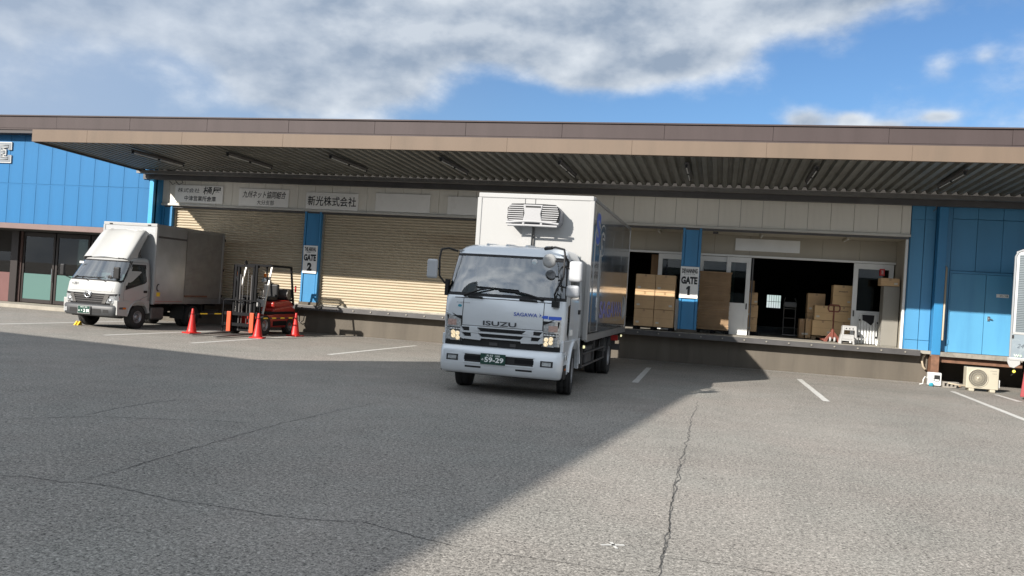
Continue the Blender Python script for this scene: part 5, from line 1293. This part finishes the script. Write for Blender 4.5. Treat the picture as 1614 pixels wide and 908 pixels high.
# hand truck glimpsed inside
hk = empty('hand_cart', (2.15, 28.0, FL), 'dark hand cart standing in the gloom left of the doorway cartons', 'hand cart')
q = MB(); 
for s in (-.18, .18): q.tube([(s, 0, .1), (s, .1, 1.15), (s*.8, .2, 1.25)], .016, 6)
for z in (.3, .6, .9): q.tube([(-.18, .05, z), (.18, .05, z)], .012, 6)
q.build('cart_frame', M_steel, hk); MB().box(-.22, .22, -.2, .0, .05, .08).build('cart_plate', M_steel, hk); MB().box(-.2, .2, -.05, .15, .95, 1.12).build('cart_bag', M_seat, hk, bevel=.05)
# pallet jack
PJ = empty('pallet_jack', (3.23, 26.0, FL), 'rusty red pallet jack with looped handle in front of the doorway cartons', 'pallet jack')
q = MB(); q.tube([(-.16+.0, .0, 1.03), (-.165, 0, .97), (-.13, 0, .90), (.12, 0, .90), (.16, 0, .97), (.155, 0, 1.04), (.12, 0, 1.09), (-.12, 0, 1.09)], .022, 8, closed=True)
q.build('handle_loop', M_jack, PJ)
q = MB(); q.tube([(0, 0, .90), (0, .03, .30)], .02, 8); q.tube([(0, -.01, 1.06), (0, 0, .88)], .015, 6); q.build('tow_bar', M_jack, PJ)
q = MB(); q.prism([(-.24, .0), (-.20, .10), (-.05, .30), (.05, .30), (.22, .10), (.26, .0), (.16, .0), (.10, .12), (-.10, .12), (-.14, .0)], 'y', .03, .10); q.tube([(0, .05, .1), (0, .05, .38)], .05, 10); q.build('jack_yoke', M_jack, PJ, bevel=.006)
for x in (-.06, .06): MB().lathe([(-.025, .001), (-.025, .075), (.025, .075), (.025, .001)], (x, .02, .075), 'x', 16).build('steer_wheel', M_stool, PJ)
for x in (-.2, .2): MB().box(x-.07, x+.07, .1, 1.0, .03, .08).build('jack_fork', M_jack, PJ)
# step stool
SS = empty('step_stool', (3.58, 25.4, FL), 'light grey plastic two step stool on the dock edge', 'step stool')
def trest(x0, x1, y0, y1, z, nm, tp=.03):
    q = MB()
    for sx_ in (0, 1):
        for sy_ in (0, 1):
            xa = (x0, x1)[sx_]; ya = (y0, y1)[sy_]; xb = xa+(.03 if sx_ == 0 else -.03)
            q.obox((xa, ya, 0), (xb, ya, z-.03), .05, .045)
    q.box(x0+.01, x1-.01, y0-.02, y1+.02, z-.035, z); q.box(x0+.01, x1-.01, y0-.015, y0+.015, z-.13, z-.035); q.box(x0, x1, y0-.012, y0+.012, z*.32, z*.32+.05)
    q.box(x0, x0+.03, y0, y1, z*.3, z*.9); q.box(x1-.03, x1, y0, y1, z*.3, z*.9)
    return q.build(nm, M_stool, SS, bevel=.008)
trest(-.24, .12, -.22, .0, .27, 'lower_step'); up_ = trest(-.16, .22, .06, .30, .52, 'upper_step')
for x in (-.06, .03, .12): MB().lathe([(0, .018), (-.004, .018), (-.004, .001)], (x, .038, .44), 'y', 8).build('grip_hole', M_black, up_)
# folded white slatted chair
FC = empty('folded_chair', (4.18, 25.95, FL), 'folded white slatted chair with black cloth leaning by the locker', 'folded chair')
q = MB()
for x in (-.22, .22): q.tube([(x*1.1, 0, 0), (x, .10, .80), (x*.9, .12, .88)], .016, 6)
q.tube([(-.2, .12, .88), (.2, .12, .88)], .016, 6); q.build('chair_frame', M_white, FC)
for k in range(5): MB().obox((-.16+k*.08, -.005, .03), (-.15+k*.075, .09, .80), .05, .012, 0, (0, 1, 0)).build('slat', M_white, FC)
q = MB(); q.add([(-.17, .07, .86), (.16, .07, .86), (.15, .055, .66), (.08, .045, .56), (.02, .05, .60), (-.06, .05, .66), (-.16, .055, .70)], [(0, 1, 2, 3, 4, 5, 6)]); q.build('black_cloth', M_cloth, FC)
for x, z in ((-.24, .2), (-.24, .68), (.24, .2), (.24, .62)): MB().box(x-.02, x+.02, -.01, .05, z, z+.05).build('joint_cap', M_blackp, FC)
q = MB(); q.tube([(4.42, 25.85, FL), (4.56, 26.0, FL+.85)], .014, 6); tag(q.build('white_pole', M_white), 'thin white pole leaning between folded chair and locker', 'pole')
# locker with box
LK = empty('steel_locker', (4.66, 25.42, FL), 'tall plain grey steel locker at the right end of the bay', 'locker')
MB().box(-.22, .21, 0, .45, 0, 1.72).build('locker_body', M_lock, LK, bevel=.006); MB().box(-.215, .205, -.012, -.001, .03, 1.70).build('locker_door', M_lock, LK, bevel=.004)
carton(4.34, 4.84, 25.36, 25.8, FL+1.722, FL+1.722+.22, 'flat cardboard box lying on top of the grey locker', None)

# ================================================================== outdoor unit, white box, blocks
AC = empty('outdoor_air_conditioner', (6.51, 23.3, 0), 'cream outdoor air conditioner unit on the ground under the blue doors', 'air conditioner')
MB().box(-.37, .37, 0, .28, .07, .60).build('casing', M_acw, AC, bevel=.012)
MB().lathe([(.0, .235), (-.012, .235), (-.012, .215), (.0, .215)], (-.10, 0, .335), 'y', 36).build('fan_ring', M_acw, AC)
MB().lathe([(-.002, .215), (-.002, .001)], (-.10, 0, .335), 'y', 32).build('fan_shadow', mat('dark fan opening', (.06, .056, .05), .7), AC)
gr = MB()
for k in range(40):
    a = 2*math.pi*k/40; pts = [(-.10+r_*math.cos(a+r_*2.4), -.010, .335+r_*math.sin(a+r_*2.4)) for r_ in (.04, .10, .16, .218)]
    gr.tube(pts, .0035, 4)
for r_ in (.08, .13, .18): gr.tube([(-.10+r_*math.cos(R(a)), -.012, .335+r_*math.sin(R(a))) for a in range(0, 360, 12)], .003, 4, closed=True)
gr.build('fan_guard', M_acw, AC)
MB().lathe([(-.018, .001), (-.018, .035), (-.004, .036)], (-.10, 0, .335), 'y', 16).build('fan_cap', M_acw, AC)
lettering('maker_lettering', [('MITSUBISHI', .24, .535, .15, .018, .0), ('INVERTER', .27, .47, .10, .018, .006)], M_inkg, AC, lambda a, b: (a, -.002, b))
for x in (-.24, .24): MB().box(x-.06, x+.06, -.03, .30, 0, .068).build('foot', M_acw, AC, bevel=.012)
MB().box(.37, .42, .05, .20, .12, .32).build('valve_cover', M_white, AC, bevel=.015)
q = MB(); q.tube([(-.37, .1, .11), (-.55, .0, .12), (-.75, .12, .14)], .02, 6); tag(q.build('white_pipe', M_pvc, AC), None)
WB = empty('electric_box', (5.52, 23.75, 0), 'small white electrical box with black panel at the foot of the post', 'electrical box')
MB().box(-.16, .16, 0, .2, .02, .36).build('box_casing', M_white, WB, bevel=.025, seg=3); MB().box(-.02, .12, -.008, .001, .19, .30).build('black_panel', M_black, WB)
q = MB(); q.tube([(-.05, -.02, .17), (.06, -.03, .13), (.12, -.02, .20)], .006, 5); q.tube([(-.1, -.02, .27), (-.02, -.02, .18)], .006, 5); q.build('cord', M_inkg, WB)
MB().box(-.15, -.04, -.08, .0, 0, .10).build('teal_rag', M_teal, WB, bevel=.03, seg=2)
q = MB(); q.tube([(-.16, .1, .20), (-.24, .0, .24), (-.29, -.05, .16), (-.29, -.05, .06), (-.36, .0, .03)], .013, 6); q.build('white_cable', M_white, WB)
for k, (xx, yy) in enumerate(((5.86, 23.7), (6.02, 23.9))):
    CB = MB(); CB.box(-.16, .16, 0, .035, 0, .14); CB.box(-.16, .16, .115, .15, 0, .14)
    for x in (-.16, -.065, .035, .13): CB.box(x, x+.03, .035, .115, 0, .14)
    CB.box(-.13, .13, .035, .115, .0, .02)
    o = CB.build('concrete_block', M_block, bevel=.004, seg=1); o.location = (xx, yy, 0.0); o.rotation_euler = (R(90) if k == 0 else 0, 0, .1+.4*k)
    if k == 0: o.location.z = 0.0; o.location.y += .14
    tag(o, ['hollow concrete block lying left of the outdoor air conditioner', 'second concrete block lying behind, close to the air conditioner'][k], 'concrete block')
pk = MB().obox((5.75, 24.1, .16), (6.2, 24.0, .03), .07, .02).build('short_plank', M_cardd); tag(pk, 'short board lying behind the concrete blocks', 'board')

# ================================================================== tall building behind the camera at the left: its shadow crosses the yard
NB = empty('neighbour_building', (-17, 0, 0), 'grey factory building across the yard, outside the view', 'building')
def nbp(poly, H_, name, M):
    n = len(poly); vs = [(x+17, y, 0) for x, y in poly] + [(x+17, y, h) for (x, y), h in zip(poly, H_)]
    return MB().add(vs, [tuple(range(n, 2*n))] + [(i, (i+1) % n, n+(i+1) % n, n+i) for i in range(n)]).build(name, M, NB)
M_nb = mat('pale grey cladding', (.34, .35, .35), .6, var=.05, streak='z')
nbp([(-40, 4.3), (-24.3, 3.7), (-16.9, 2.74), (-18.6, -20), (-41, -20)], [7.6, 7.5, 7.5, 7.5, 7.6], 'low_wing', M_nb)
nbp([(-16.88, 2.74), (-15.9, 2.6), (-10.07, 2.8), (-11.8, -11.9), (-13.5, -26), (-18.0, -26)], [7.5, 9.5, 9.8, 9.8, 9.8, 7.5], 'tall_wing', M_nb)
for k in range(5):
    x = -34+k*3.4; MB().box(x+17, x+19, 3.6-.06*(x+34), 4.2-.055*(x+34), 3.2, 4.6).build('window', M_sideg, NB)

FB = empty('factory_building', (0, -38, 0), 'long low grey factory across the road behind the camera, outside the view', 'building')
MB().box(-45, 45, 0, -12, 0, 5.5).build('cladding', mat('dull green grey cladding', (.30, .33, .31), .6, var=.08), FB)
for k in range(16):
    MB().box(-40+k*5, -37+k*5, -.02, .06, 3.2, 4.8).build('window', M_sideg, FB)
    if k % 4 == 1: MB().box(-40+k*5-1, -37+k*5+1, -.02, .08, 0, 2.9).build('loading_door', M_shut, FB)
